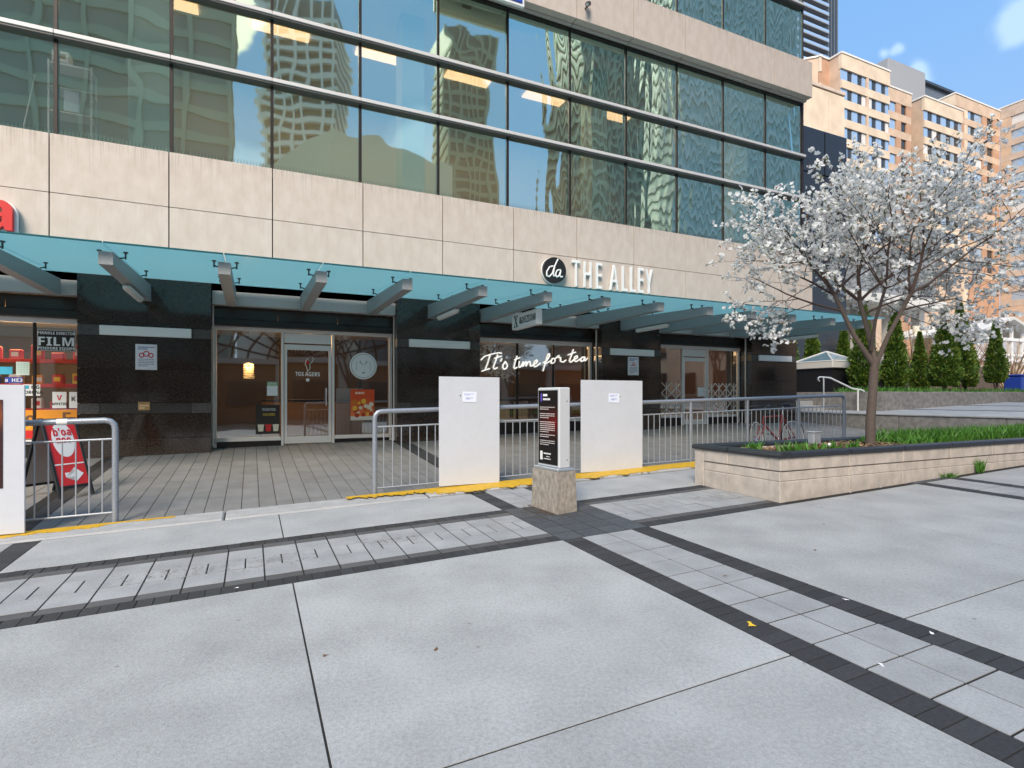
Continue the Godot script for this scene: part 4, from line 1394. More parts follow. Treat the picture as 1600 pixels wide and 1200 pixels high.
# ---------------------------------------------------------------- planter
func build_planter() -> void:
	var o := thing("planter", "long stone planter with dark coping under the blossom tree", "planter")
	rng.seed = 17
	var x0 := 5.42
	var x1 := 14.4
	var d0 := 4.43
	var d1 := 5.78
	var cuts := [x0, 6.62, 7.70, 8.78, 9.86, 10.94, 12.02, 13.2, x1]
	for k in cuts.size() - 1:
		var a: float = cuts[k] + (0.0 if k == 0 else 0.005)
		var b: float = cuts[k + 1] - 0.005
		block(o, "stone_block", a, b, 0.02, 0.497, d0 + 0.006, d0 + 0.16, M.planter_wall, 0.006)
		block(o, "stone_block", a, b, 0.5, 0.606, d0 + 0.012, d0 + 0.16, M.planter_wall, 0.006)
		block(o, "stone_block", a, b, 0.616, 0.768, d0, d0 + 0.16, M.planter_wall, 0.008)
		coping(o, Vector3(a + (0.148 if k == 0 else 0.0), 0.77, -d0 - 0.06), Vector3(b, 0.77, -d0 - 0.06))
		block(o, "stone_block", a, b, 0.02, 0.768, d1 - 0.16, d1, M.planter_wall, 0.006)
		coping(o, Vector3(a + (0.148 if k == 0 else 0.0), 0.77, -d1 + 0.06), Vector3(b, 0.77, -d1 + 0.06))
	var dc := [d0 + 0.16, 5.2, d1 - 0.16]
	for k in 2:
		block(o, "stone_block", x0 + 0.006, x0 + 0.16, 0.02, 0.497, dc[k] + 0.002, dc[k + 1] - 0.002, M.planter_wall, 0.006)
		block(o, "stone_block", x0 + 0.012, x0 + 0.16, 0.5, 0.606, dc[k] + 0.002, dc[k + 1] - 0.002, M.planter_wall, 0.006)
		block(o, "stone_block", x0, x0 + 0.16, 0.616, 0.768, dc[k] + 0.002, dc[k + 1] - 0.002, M.planter_wall, 0.008)
	coping(o, Vector3(x0 + 0.06, 0.77, -d0 + 0.028), Vector3(x0 + 0.06, 0.77, -5.19))
	coping(o, Vector3(x0 + 0.06, 0.77, -5.2), Vector3(x0 + 0.06, 0.77, -d1 - 0.028))
	block(o, "soil", x0 + 0.16, x1 - 0.16, 0.3, 0.74, d0 + 0.16, d1 - 0.16, M.soil, 0.01)
	# bark chips
	var g := Geo.new()
	g.colored = true
	for k in 1500:
		var p := Vector3(rng.randf_range(x0 + 0.2, 8.9), 0.745, -rng.randf_range(d0 + 0.18, d1 - 0.18))
		p.y += 0.05 * exp(-pow((p.x - 8.05) * 1.6, 2)) * rng.randf() + rng.randf() * 0.025
		var a := rng.randf() * TAU
		var u := Vector3(cos(a), rng.randf_range(-0.5, 0.5), sin(a)).normalized() * rng.randf_range(0.015, 0.04)
		var w := u.cross(Vector3(rng.randf_range(-0.6, 0.6), 1, rng.randf_range(-0.6, 0.6))).normalized() * rng.randf_range(0.006, 0.015)
		var f := rng.randf_range(0.5, 1.3)
		g.tint = Color(0.3 * f, 0.19 * f, 0.11 * f)
		g.quad(p - u - w, p + u - w, p + u + w, p - u + w)
	var chips := part(self, numbered("bark_chips"), g.done(), M.leaf)
	chips.set_meta("label", "brown bark chips covering the planter soil round the trunk")
	chips.set_meta("category", "bark chips")
	chips.set_meta("kind", "stuff")
	# grass on the right half
	g = Geo.new()
	g.colored = true
	for k in 5200:
		var x := rng.randf_range(8.55, 14.2)
		blade(g, Vector3(x, 0.74, -rng.randf_range(d0 + 0.32, d1 - 0.17)), rng.randf_range(0.1, 0.27) * clampf((x - 8.3) * 1.6, 0.4, 1.0), 0.016, 0.13)
	var gr := part(self, numbered("planter_grass"), g.done(), M.leaf)
	gr.set_meta("label", "dense green grass filling the planter right of the trunk")
	gr.set_meta("category", "grass")
	gr.set_meta("kind", "stuff")
	# clumps of broad leaves on the left
	var clumps := [[5.85, 5.2, "smallest leafy clump at the left corner of the planter"], [6.12, 4.9, "leafy bulb clump, second from the left planter corner"], [6.35, 4.95, "low leafy bulb clump behind the corner of the coping"], [6.35, 4.72, "tall leafy bulb clump at the front corner of the planter"], [6.7, 4.72, "upright leafy bulb clump in front of the grey meter box"], [7.15, 4.75, "leafy bulb clump right of the grey meter box"]]
	for c in clumps:
		var t := thing("bulb_plant", c[2], "plant", Vector3(c[0], 0.735, -c[1]), 0.0, "leafy bulb plants in the planter")
		g = Geo.new()
		g.colored = true
		for k in 46:
			var a := rng.randf() * TAU
			var r := rng.randf() * 0.11
			blade(g, Vector3(cos(a) * r, 0, sin(a) * r), rng.randf_range(0.08, 0.19), 0.026, 0.09)
		part(t, "leaves", g.done(), M.leaf)
	var mb := thing("meter_box", "small grey utility box on a stake in the planter", "box", Vector3(6.96, 0.74, -5.15))
	part(mb, "body", cbox(0.15, 0.16, 0.1, 0.012), M.zinc, Vector3(0, 0.16, 0))
	part(mb, "lid", cbox(0.165, 0.02, 0.115, 0.006), M.zinc, Vector3(0, 0.247, 0))
	part(mb, "stake", cbox(0.035, 0.26, 0.03, 0.004), M.wood, Vector3(0.1, 0.1, 0))
	part(mb, "foot", cbox(0.03, 0.16, 0.03, 0.004), M.zinc, Vector3(0, 0.04, 0))
	var pl := thing("garden_light", "tiny round white garden light beside the utility box stake", "light", Vector3(7.2, 0.74, -5.1))
	g = Geo.new()
	g.tube([Vector3(0, 0, 0), Vector3(0, 0.05, 0)], 0.008, 6)
	part(pl, "stem", g.done(), M.zinc)
	var sm := SphereMesh.new()
	sm.radius = 0.025
	sm.height = 0.05
	sm.radial_segments = 12
	sm.rings = 8
	part(pl, "globe", sm, M.white, Vector3(0, 0.07, 0))
	for k in 2:
		var t := thing("weed", ["low weed growing in the joint below the planter wall", "tall weed growing against the foot of the planter wall"][k], "weed", Vector3([8.63, 9.42][k], plaza_y([8.63, 9.42][k], 4.38), -4.38))
		g = Geo.new()
		g.colored = true
		for q in [40, 60][k]:
			var a := rng.randf() * TAU
			blade(g, Vector3(cos(a), 0, sin(a) * 0.4) * rng.randf() * [0.14, 0.08][k], rng.randf_range(0.05, [0.09, 0.24][k]), 0.014, [0.12, 0.08][k])
		part(t, "leaves", g.done(), M.leaf)

func coping(o: Node, a: Vector3, b: Vector3) -> void:
	var l := a.distance_to(b)
	var g := Geo.new()
	var prof := [Vector2(-0.085, 0), Vector2(0.085, 0), Vector2(0.088, 0.02), Vector2(0.08, 0.045), Vector2(0.06, 0.058), Vector2(-0.06, 0.058), Vector2(-0.08, 0.045), Vector2(-0.088, 0.02)]
	var h := l / 2 - 0.003
	for i in prof.size():
		var p: Vector2 = prof[i]
		var q: Vector2 = prof[(i + 1) % prof.size()]
		g.quad_out(Vector3(-h, p.y, p.x), Vector3(h, p.y, p.x), Vector3(h, q.y, q.x), Vector3(-h, q.y, q.x), Vector3(0, 0.03, 0))
	for s in [-1.0, 1.0]:
		for i in range(1, prof.size() - 1):
			g.tri(Vector3(s * h, prof[0].y, prof[0].x), Vector3(s * h, prof[i].y, prof[i].x), Vector3(s * h, prof[i + 1].y, prof[i + 1].x))
	part(o, "coping_stone", g.done(), M.coping, (a + b) / 2 + Vector3(0, 0.002, 0), Vector3(0, atan2(-(b.z - a.z), b.x - a.x), 0))

# ---------------------------------------------------------------- signs and boards
const TEA := [[[4.95,2.36],[5.04,2.45],[5.22,2.51],[5.42,2.55],[5.49,2.54]],[[5.19,2.5],[5.13,2.31],[5.05,2.11]],[[4.97,2.09],[5.07,2.13],[5.18,2.16]],[[5.39,2.5],[5.32,2.32],[5.27,2.19],[5.3,2.15],[5.38,2.19]],[[5.3,2.41],[5.42,2.45],[5.49,2.47]],[[5.5,2.41],[5.48,2.38],[5.46,2.34]],[[5.59,2.34],[5.53,2.26],[5.52,2.19],[5.56,2.15],[5.62,2.18],[5.65,2.24],[5.62,2.3],[5.58,2.35]],[[5.91,2.49],[5.85,2.33],[5.82,2.21],[5.84,2.17],[5.91,2.21]],[[5.84,2.39],[5.91,2.42],[5.99,2.45]],[[5.97,2.36],[5.95,2.27],[5.95,2.21],[5.99,2.21],[6.04,2.28],[6.08,2.36],[6.06,2.22],[6.12,2.33],[6.16,2.36],[6.16,2.29],[6.15,2.23],[6.2,2.34],[6.25,2.37],[6.27,2.34],[6.27,2.27],[6.29,2.24],[6.35,2.28]],[[6.35,2.28],[6.43,2.32],[6.47,2.37],[6.45,2.41],[6.39,2.37],[6.36,2.28],[6.39,2.23],[6.45,2.25],[6.56,2.33]],[[6.63,2.34],[6.74,2.4],[6.82,2.52],[6.81,2.58],[6.77,2.56],[6.73,2.45],[6.68,2.29],[6.63,2.13]],[[6.67,2.31],[6.75,2.34],[6.84,2.39]],[[6.91,2.46],[6.86,2.39],[6.87,2.33],[6.93,2.34],[6.98,2.4],[6.95,2.45],[6.91,2.46]],[[6.96,2.44],[7.05,2.5],[7.1,2.55],[7.07,2.5],[7.1,2.48],[7.14,2.49],[7.14,2.39],[7.22,2.37],[7.3,2.43]],[[7.52,2.71],[7.46,2.55],[7.4,2.41],[7.44,2.37],[7.53,2.44]],[[7.36,2.56],[7.47,2.6],[7.59,2.64]],[[7.53,2.44],[7.62,2.48],[7.65,2.52],[7.62,2.55],[7.56,2.51],[7.54,2.43],[7.6,2.39],[7.75,2.48]],[[7.87,2.52],[7.79,2.52],[7.73,2.45],[7.76,2.4],[7.83,2.43],[7.87,2.52],[7.85,2.44],[7.88,2.42],[7.94,2.49]]]
const DA := [[[6.57,4.63],[6.47,4.6],[6.39,4.48],[6.39,4.38],[6.46,4.36],[6.55,4.46],[6.61,4.64],[6.7,4.81]],[[6.61,4.64],[6.57,4.46],[6.58,4.39],[6.64,4.41]],[[6.77,4.56],[6.68,4.54],[6.63,4.45],[6.66,4.37],[6.73,4.41],[6.78,4.55],[6.75,4.42],[6.78,4.38],[6.83,4.4]]]


func ink_lines(im: Image, x: int, y: int, w: int, rows: int, step: int, h: int, c: Color) -> void:
	for k in rows:
		var at := x
		var stop := x + int(w * (1.0 if k < rows - 1 else 0.6))
		while at < stop:
			var l := rng.randi_range(3, 11)
			im.fill_rect(Rect2i(at, y + k * step, mini(l, stop - at), h), c)
			at += l + 2

func strokes(parent: Node, called: String, list: Array, d: float, r: float, m: Material) -> void:
	var g := Geo.new()
	for s in list:
		var c := Curve3D.new()
		for i in s.size():
			var p := Vector3(s[i][0], s[i][1], -d)
			var t := Vector3.ZERO
			if i > 0 and i < s.size() - 1:
				t = Vector3(s[i + 1][0] - s[i - 1][0], s[i + 1][1] - s[i - 1][1], 0) / 6.0
			c.add_point(p, -t, t)
		var pts := []
		var n := maxi(6, int(c.get_baked_length() / 0.02))
		for i in n + 1:
			pts.append(c.sample_baked(c.get_baked_length() * i / n))
		g.tube(pts, r, 6)
	part(parent, called, g.done(), m)

func build_signs() -> void:
	rng.seed = 51
	# script lettering on the shop window
	var o := thing("neon_lettering", "white script lettering It's time for tea on the shop window", "lettering")
	strokes(o, "neon_tube", TEA, 12.365, 0.017, M.neon)
	# round logo and raised letters above the canopy
	o = thing("round_sign", "round black sign with white script letters above the canopy", "sign")
	var cyl := CylinderMesh.new()
	cyl.top_radius = 0.31
	cyl.bottom_radius = 0.31
	cyl.height = 0.12
	cyl.radial_segments = 48
	part(o, "disc", cyl, M.black, Vector3(6.62, 4.54, -11.8), Vector3(PI / 2, 0, 0))
	cyl = CylinderMesh.new()
	cyl.top_radius = 0.32
	cyl.bottom_radius = 0.32
	cyl.height = 0.06
	cyl.radial_segments = 48
	part(o, "rim", cyl, M.white, Vector3(6.62, 4.54, -11.85), Vector3(PI / 2, 0, 0))
	strokes(o, "script", DA, 11.735, 0.019, M.white)
	o = thing("raised_letters", "raised white letters reading THE ALLEY on the stone band", "sign")
	var at := [["T", 7.26], ["H", 7.60], ["E", 7.93], ["A", 8.40], ["L", 8.72], ["L", 8.98], ["E", 9.24], ["Y", 9.52]]
	for a in at:
		lettering(o, "letter", a[0], 0.66, 0.07, M.white, Vector3(a[1], 4.53, -11.84), Vector3.ZERO, 0.46, false)
	o = thing("red_letter_sign", "red and white illuminated letter at the left end above the canopy", "sign")
	lettering(o, "letter", "a", 0.62, 0.12, M.red, Vector3(-3.74, 4.48, -11.75), Vector3.ZERO, 1.0, true)
	var ol := lettering(o, "backing", "a", 0.66, 0.1, M.white, Vector3(-3.735, 4.475, -11.84), Vector3.ZERO, 1.03, true)
	ol.scale = Vector3(1.06, 1.04, 1)
	o = thing("blue_sign", "blue sign with white border on the upper stone band", "sign")
	block(o, "board", 3.9, 5.79, 10.62, 11.9, 11.72, 11.8, M.white, 0.01)
	block(o, "field", 3.96, 5.73, 10.69, 11.84, 11.7, 11.725, M.blue, 0.004)
	block(o, "bracket", 4.6, 4.8, 10.9, 11.6, 11.8, 11.9, M.fitting)
	o = thing("security_camera", "small dark security camera on the upper stone band", "camera", Vector3(7.58, 11.25, -11.9))
	var g := Geo.new()
	g.tube([Vector3(0, -0.02, 0.0), Vector3(0, -0.02, 0.1)], 0.025, 8)
	part(o, "arm", g.done(), M.fitting)
	g = Geo.new()
	g.tube([Vector3(0.06, 0.08, 0.08), Vector3(0, 0.02, 0.14), Vector3(-0.08, -0.07, 0.22)], 0.055, 12)
	part(o, "housing", g.done(), M.black)
	g = Geo.new()
	g.tube([Vector3(-0.08, -0.07, 0.22), Vector3(-0.085, -0.076, 0.225)], 0.04, 12)
	part(o, "lens", g.done(), M.chrome)
	# blade sign hanging from the canopy
	o = thing("hanging_sign", "white lightbox sign hanging from the canopy on two rods", "sign", Vector3(4.96, 3.01, -9.95))
	part(o, "box", cbox(0.13, 0.3, 1.1, 0.012), M.white)
	for s in [-1.0, 1.0]:
		g = Geo.new()
		g.tube([Vector3(0, 0.15, s * 0.36), Vector3(0, 0.46, s * 0.36)], 0.012, 8)
		part(o, "rod", g.done(), M.chrome)
		lettering(o, "letter", "X", 0.24, 0.004, M.black, Vector3(s * 0.067, 0, 0.36 * s), Vector3(0, s * PI / 2, 0), 0.8, true, true)
		lettering(o, "letter", "&", 0.13, 0.004, M.black, Vector3(s * 0.067, 0, 0.14 * s), Vector3(0, s * PI / 2, 0), 0.9)
		lettering(o, "word", "DEZIUM", 0.13, 0.004, M.fitting, Vector3(s * 0.067, 0, -0.22 * s), Vector3(0, s * PI / 2, 0), 0.9)
	# white boards leaning on the railings
	for b in [[2.235, 3.10, 0.285, 1.735, "blank white board tied to the railing nearest the opening"], [4.43, 5.55, 0.34, 1.72, "blank white board tied to the railing beside the notice pillar"], [-3.0, -2.03, 0.125, 1.58, "white board with dark red poster at the left picture edge"]]:
		var w: float = b[1] - b[0]
		var h: float = b[3] - b[2]
		var d := 7.07 if b[0] > 0 else 7.0
		o = thing("white_board", b[4], "board", Vector3((b[0] + b[1]) / 2, b[2], -d), 0.0, "white boards on the railings")
		part(o, "panel", cbox(w, h, 0.028, 0.002), M.white_board, Vector3(0, h / 2, 0))
		if b[0] > 0:
			var im := Image.create(96, 64, false, Image.FORMAT_RGB8)
			im.fill(Color(0.9, 0.92, 0.97))
			ink_lines(im, 10, 12, 70, 2, 7, 3, Color(0.45, 0.5, 0.75))
			ink_lines(im, 22, 36, 50, 2, 7, 4, Color(0.4, 0.45, 0.7))
			part(o, "paper_note", cbox(0.2, 0.14, 0.003, 0.0005), print_mat("note_print_%d" % int(b[0]), im), Vector3(-0.01 if b[0] < 3 else 0.02, h - 0.27, 0.018), Vector3(0, 0, -0.03))
			var sc := CylinderMesh.new()
			sc.top_radius = 0.008
			sc.bottom_radius = 0.008
			sc.height = 0.006
			part(o, "screw", sc, M.fitting, Vector3(-0.14 if b[0] < 3 else 0.13, h - 0.25, 0.016), Vector3(PI / 2, 0, 0))
		else:
			var im := Image.create(64, 96, false, Image.FORMAT_RGB8)
			for y in 96:
				for x in 64:
					im.set_pixel(x, y, Color(0.2, 0.06, 0.06).lerp(Color(0.75, 0.4, 0.12), clampf(1.0 - Vector2(x - 52, y - 16).length() / 22.0, 0, 1)))
			part(o, "poster", cbox(0.7, 0.86, 0.004, 0.0005), print_mat("dark_poster_print", im), Vector3(-0.03, 0.88, 0.018))
	# notice pillar on a concrete block
	o = thing("notice_pillar", "upright grey notice box with black printed panel on concrete block", "notice board", Vector3(3.05, plaza_y(3.05, 5.45), -5.44), deg_to_rad(6))
	g = Geo.new()
	var bb := [Vector3(-0.135, -0.02, 0.25), Vector3(0.135, -0.02, 0.25), Vector3(0.135, -0.02, -0.25), Vector3(-0.135, -0.02, -0.25)]
	var bt := []
	for q in bb:
		bt.append(Vector3(q.x * 0.93, 0.44, q.z * 0.94))
	for i in 4:
		g.quad_out(bb[i], bb[(i + 1) % 4], bt[(i + 1) % 4], bt[i], Vector3(0, 0.2, 0))
	g.quad_out(bt[0], bt[1], bt[2], bt[3], Vector3.ZERO)
	part(o, "concrete_block", g.done(), M.weathered)
	part(o, "plinth", cbox(0.22, 0.03, 0.47, 0.006), M.zinc, Vector3(0, 0.456, 0))
	part(o, "cabinet", cbox(0.15, 0.88, 0.42, 0.012), M.cabinet, Vector3(0.0, 0.91, 0))
	var im2 := Image.create(192, 448, false, Image.FORMAT_RGB8)
	for y in 448:
		for x in 192:
			im2.set_pixel(x, y, Color(0.045, 0.045, 0.05).lerp(Color(0.42, 0.06, 0.07), clampf(1.0 - absf(y - 195) / 120.0, 0, 1) * clampf((x + 40) / 180.0, 0, 1)))
	im2.fill_rect(Rect2i(22, 18, 16, 50), Color(0.35, 0.3, 0.7))
	im2.fill_rect(Rect2i(48, 22, 44, 14), Color(0.95, 0.95, 0.95))
	ink_lines(im2, 48, 48, 120, 1, 8, 12, Color(0.95, 0.95, 0.95))
	for q in [[100, 2], [140, 3], [190, 6], [268, 2], [304, 3]]:
		ink_lines(im2, 16, q[0], 150, q[1], 12, 5, Color(0.85, 0.82, 0.8))
	im2.fill_rect(Rect2i(18, 372, 26, 54), Color(0.9, 0.9, 0.88))
	ink_lines(im2, 54, 380, 120, 1, 10, 9, Color(0.95, 0.95, 0.95))
	ink_lines(im2, 80, 400, 60, 1, 10, 5, Color(0.9, 0.9, 0.9))
	ink_lines(im2, 54, 414, 125, 1, 10, 6, Color(0.9, 0.9, 0.9))
	part(o, "printed_panel", cbox(0.37, 0.82, 0.006, 0.001), print_mat("notice_print", im2, 0.25), Vector3(-0.078, 0.91, 0.0), Vector3(0, -PI / 2, 0))
	for y in [0.56, 1.2]:
		part(o, "screw", cbox(0.012, 0.012, 0.004, 0.001), M.fitting, Vector3(0.03, y, 0.211))
	# posters on the granite
	for p in [[-1.735, 2.19, 0.31, 0.44, "white poster with red cloud logo on the granite pier", "poster_print_a"], [9.06, 2.29, 0.33, 0.46, "white poster with red triangle on the pier beside white board", "poster_print_b"]]:
		o = thing("wall_poster", p[4], "poster", Vector3(p[0], p[1], -11.893))
		var im := Image.create(128, 160, false, Image.FORMAT_RGB8)
		im.fill(Color(0.88, 0.86, 0.88))
		ink_lines(im, 12, 12, 104, 2, 12, 7, Color(0.35, 0.38, 0.55))
		for y in range(40, 86):
			for x in range(10, 118):
				var hit := false
				if p[5] == "poster_print_a":
					for c in [[34, 68, 17], [64, 58, 20], [94, 68, 17]]:
						var l := Vector2(x - c[0], y - c[1]).length()
						hit = hit or (l < c[2] and l > c[2] - 7)
				else:
					hit = absf(x - 64) < (y - 38) * 0.9 and y < 80 and int(y / 6) % 2 == 0
				if hit:
					im.set_pixel(x, y, Color(0.75, 0.12, 0.14))
		ink_lines(im, 14, 92, 100, 5, 11, 5, Color(0.5, 0.5, 0.55))
		part(o, "sheet", cbox(p[2], p[3], 0.004, 0.0005), print_mat(p[5], im), Vector3.ZERO)
		part(o, "sleeve_edge", cbox(p[2] + 0.02, p[3] + 0.02, 0.002, 0.0005), M.paper, Vector3(0, 0, -0.004))
	o = thing("brass_plate", "small tan plate on the granite pier left of the tea shop", "plate", Vector3(-1.77, 1.305, -11.9))
	var im3 := Image.create(96, 80, false, Image.FORMAT_RGB8)
	im3.fill(Color(0.72, 0.55, 0.35))
	ink_lines(im3, 8, 8, 80, 1, 10, 6, Color(0.4, 0.25, 0.12))
	ink_lines(im3, 10, 26, 76, 2, 24, 16, Color(0.9, 0.78, 0.6))
	part(o, "plate", cbox(0.18, 0.15, 0.008, 0.001), print_mat("plate_print", im3), Vector3.ZERO)
	# folding sign behind the railing
	o = thing("folding_sign", "red folding pavement sign with white oval behind the railing", "folding sign", Vector3(-2.25, walk_y(-2.25, 8.9), -8.85), deg_to_rad(48))
	for s in [1.0, -1.0]:
		var leaf := Node3D.new()
		leaf.name = "board"
		o.add_child(leaf, true)
		leaf.position = Vector3(0, 0.98, 0.015 * s)
		leaf.rotation = Vector3(-0.34 * s, 0, 0)
		part(leaf, "panel", cbox(0.36, 0.86, 0.012, 0.002), M.red if s > 0 else M.board_edge, Vector3(0, -0.45, 0))
		for x in [-0.195, 0.195]:
			part(leaf, "rail", cbox(0.032, 1.03, 0.03, 0.003), M.black, Vector3(x, -0.505, 0))
		for y in [-0.015, -0.89]:
			part(leaf, "rail", cbox(0.357, 0.032, 0.028, 0.003), M.black, Vector3(0, y, 0))
		if s > 0:
			var ov := SphereMesh.new()
			ov.radius = 0.13
			ov.height = 0.26
			var e := part(leaf, "oval", ov, M.white, Vector3(0, -0.28, 0.006))
			e.scale = Vector3(1.0, 1.75, 0.02)
			lettering(leaf, "word", "b'oa", 0.1, 0.003, M.red, Vector3(0, -0.18, 0.0105), Vector3.ZERO, 0.8)
			lettering(leaf, "word", "noo", 0.09, 0.003, M.red, Vector3(0, -0.28, 0.0105), Vector3.ZERO, 0.8)
			part(leaf, "stripe", cbox(0.35, 0.016, 0.003, 0.0005), M.white, Vector3(0, -0.60, 0.0075))
			g = Geo.new()
			var pr := [Vector2(-0.1, -0.03), Vector2(0.02, -0.03), Vector2(0.02, -0.09), Vector2(0.12, 0), Vector2(0.02, 0.09), Vector2(0.02, 0.03), Vector2(-0.1, 0.03)]
			for i in range(1, 6):
				g.tri(Vector3(-0.1, -0.03, 0.009), Vector3(pr[i].x, pr[i].y, 0.009), Vector3(pr[i + 1].x, pr[i + 1].y, 0.009))
			part(leaf, "arrow", g.done(), M.white, Vector3(0.02, -0.74, 0))

func card(called: String, label: String, category: String, x0: float, x1: float, y0: float, y1: float, d: float, m: Material) -> Node3D:
	var o := thing(called, label, category, Vector3((x0 + x1) / 2, (y0 + y1) / 2, -d))
	part(o, "sheet", cbox(x1 - x0, y1 - y0, 0.004, 0.0005), m)
	return o

func omni(called: String, p: Vector3, c: Color, e: float, size := 0.15) -> void:
	var l := OmniLight3D.new()
	l.name = called
	l.light_color = c
	l.light_energy = e
	l.light_size = size
	l.omni_range = 14.0
	l.omni_attenuation = 2.0
	l.shadow_enabled = true
	add_child(l)
	l.position = p

func build_shops() -> void:
	rng.seed = 61
	# convenience shop at the left: things stuck on or shown in its window
	var d := 12.375
	var o := card("film_sign", "dark window sign reading FILM at the convenience shop", "sign", -3.43, -2.87, 2.28, 2.66, d, M.fascia)
	lettering(o, "word", "FILM", 0.15, 0.004, M.white, Vector3(0, -0.02, 0.004), Vector3.ZERO, 1.1)
	lettering(o, "word", "PINNULE DIRECTOR", 0.048, 0.003, M.white, Vector3(0, 0.13, 0.004), Vector3.ZERO, 0.85)
	lettering(o, "word", "PENDORE EQUIPE", 0.048, 0.003, M.white, Vector3(0, -0.14, 0.004), Vector3.ZERO, 0.95)
	for s in [-1.0, 1.0]:
		part(o, "border", cbox(0.54, 0.008, 0.004, 0.0005), M.alu, Vector3(0, s * 0.18, 0.003))
		part(o, "border", cbox(0.008, 0.35, 0.004, 0.0005), M.alu, Vector3(s * 0.266, 0, 0.003))
	card("window_card", "light blue card in the convenience shop window", "card", -4.1, -3.76, 1.86, 1.99, d, M.cyan)
	var im := Image.create(64, 80, false, Image.FORMAT_RGB8)
	im.fill(Color(0.85, 0.9, 0.86))
	for k in 4:
		for j in 6:
			im.fill_rect(Rect2i(6 + k * 14, 8 + j * 11, 11, 8), Color(0.72, 0.82, 0.76))
	card("window_card", "pale price list in the convenience shop window", "card", -3.71, -3.53, 1.85, 2.08, d, print_mat("list_print", im))
	o = card("window_card", "dark blue card payment sticker below the price list", "card", -3.86, -3.62, 1.71, 1.81, d, M.blue)
	lettering(o, "word", "a  HE3", 0.06, 0.003, M.white, Vector3(0, 0, 0.004))
	o = card("window_card", "pale blue card with dark writing above the white board", "card", -3.61, -3.38, 1.49, 1.69, d, M.paper)
	lettering(o, "word", "GG", 0.06, 0.003, M.black, Vector3(0.05, 0.05, 0.004))
	lettering(o, "word", "CORONA", 0.055, 0.003, M.black, Vector3(0, -0.04, 0.004), Vector3.ZERO, 0.9)
	part(o, "square", cbox(0.06, 0.06, 0.003, 0.0005), M.cyan, Vector3(-0.07, 0.05, 0.003))
	o = card("window_card", "white card with small red and green emblem in the shop window", "card", -3.21, -3.01, 1.27, 1.56, d, M.paper)
	lettering(o, "emblem", "V", 0.09, 0.003, M.red, Vector3(0, 0.04, 0.004))
	lettering(o, "word", "APPETIN", 0.045, 0.003, M.black, Vector3(0, -0.07, 0.004), Vector3.ZERO, 0.85)
	o = card("window_card", "white card half hidden by the granite pier edge", "card", -2.97, -2.85, 1.27, 1.56, d, M.paper)
	lettering(o, "word", "K", 0.08, 0.003, M.black, Vector3(0, 0.02, 0.004))
	o = card("counter_banner", "orange and red printed banner low in the convenience shop window", "banner", -5.6, -2.86, 0.74, 1.24, d, M.orange)
	part(o, "red_band", cbox(2.7, 0.14, 0.005, 0.0005), M.red, Vector3(0, -0.175, 0.002))
	lettering(o, "word", "Co", 0.2, 0.003, M.brown, Vector3(0.62, 0.1, 0.004))
	lettering(o, "word", "F", 0.2, 0.003, M.brown, Vector3(1.22, 0.1, 0.004))
	lettering(o, "word", "ENJOY COFFEE", 0.09, 0.003, M.yellow, Vector3(0.85, -0.04, 0.004))
	# shelves of goods behind the glass
	o = thing("goods_shelf", "wooden goods shelf with red edging inside the convenience shop", "shelf", Vector3(-3.9, 0.42, -13.2))
	for k in 4:
		part(o, "shelf", cbox(2.3, 0.04, 0.5, 0.004), M.wood, Vector3(0, 0.35 + 0.45 * k, 0))
		part(o, "edging", cbox(2.3, 0.07, 0.02, 0.003), M.red, Vector3(0, 0.36 + 0.45 * k, 0.262))
	for x in [-1.15, 1.15]:
		part(o, "upright", cbox(0.05, 2.1, 0.5, 0.004), M.wood, Vector3(x, 1.05, 0))
	var tones := ["yellow", "red", "orange", "white", "blue", "green", "brown", "cyan"]
	var rows := ["bottom", "second", "third", "top"]
	for k in 4:
		for j in 7:
			var tone: String = tones[(k * 3 + j * 5 + k * j) % 8]
			var h := rng.randf_range(0.14, 0.32)
			var t := thing("snack_pack", "%s snack pack, number %s from the left on the %s goods shelf" % [tone, ["one", "two", "three", "four", "five", "six", "seven"][j], rows[k]], "package", Vector3(-4.85 + 0.31 * j, 0.42 + 0.372 + 0.45 * k, -13.1), rng.randf_range(-0.3, 0.3), "snack packs on the goods shelf")
			part(t, "pack", cbox(rng.randf_range(0.16, 0.26), h, 0.12, 0.02), M[tone], Vector3(0, h / 2, 0))
			part(t, "print", cbox(0.11, h * 0.4, 0.004, 0.001), M[["white", "yellow", "red"][(j + k) % 3]], Vector3(0, h * 0.55, 0.061))
	for k in 2:
		o = thing("strip_light", ["glowing strip light inside the convenience shop near the window", "glowing strip light deeper inside the convenience shop"][k], "light", Vector3(-4.0, 3.1, -13.4 - 1.6 * k), 0.0, "shop strip lights")
		part(o, "tube", cbox(1.6, 0.05, 0.12, 0.01), M.shop_lamp)
		part(o, "housing", cbox(1.66, 0.05, 0.16, 0.005), M.white, Vector3(0, 0.052, 0))
		omni("strip_lamp", Vector3(-4.0, 2.95, -13.4 - 1.6 * k), Color(1, 0.82, 0.58), 1.6, 0.4)
	# tea shop
	o = thing("pendant_lamp", "lit lantern hanging behind the left tea shop window", "lamp", Vector3(-0.07, 2.02, -12.9))
	var g := Geo.new()
	for k in 9:
		var arc := []
		for q in 17:
			arc.append(Vector3(cos(TAU * q / 16) * 0.1, -0.15 + 0.036 * k, sin(TAU * q / 16) * 0.1))
		g.tube(arc, 0.008, 5, false)
	part(o, "shade", g.done(), M.white)
	var sm := SphereMesh.new()
	sm.radius = 0.045
	sm.height = 0.09
	part(o, "bulb", sm, M.warm_lamp, Vector3(0, 0.12, 0))
	g = Geo.new()
	g.tube([Vector3(0, 0.2, 0), Vector3(0, 1.12, 0)], 0.006, 6)
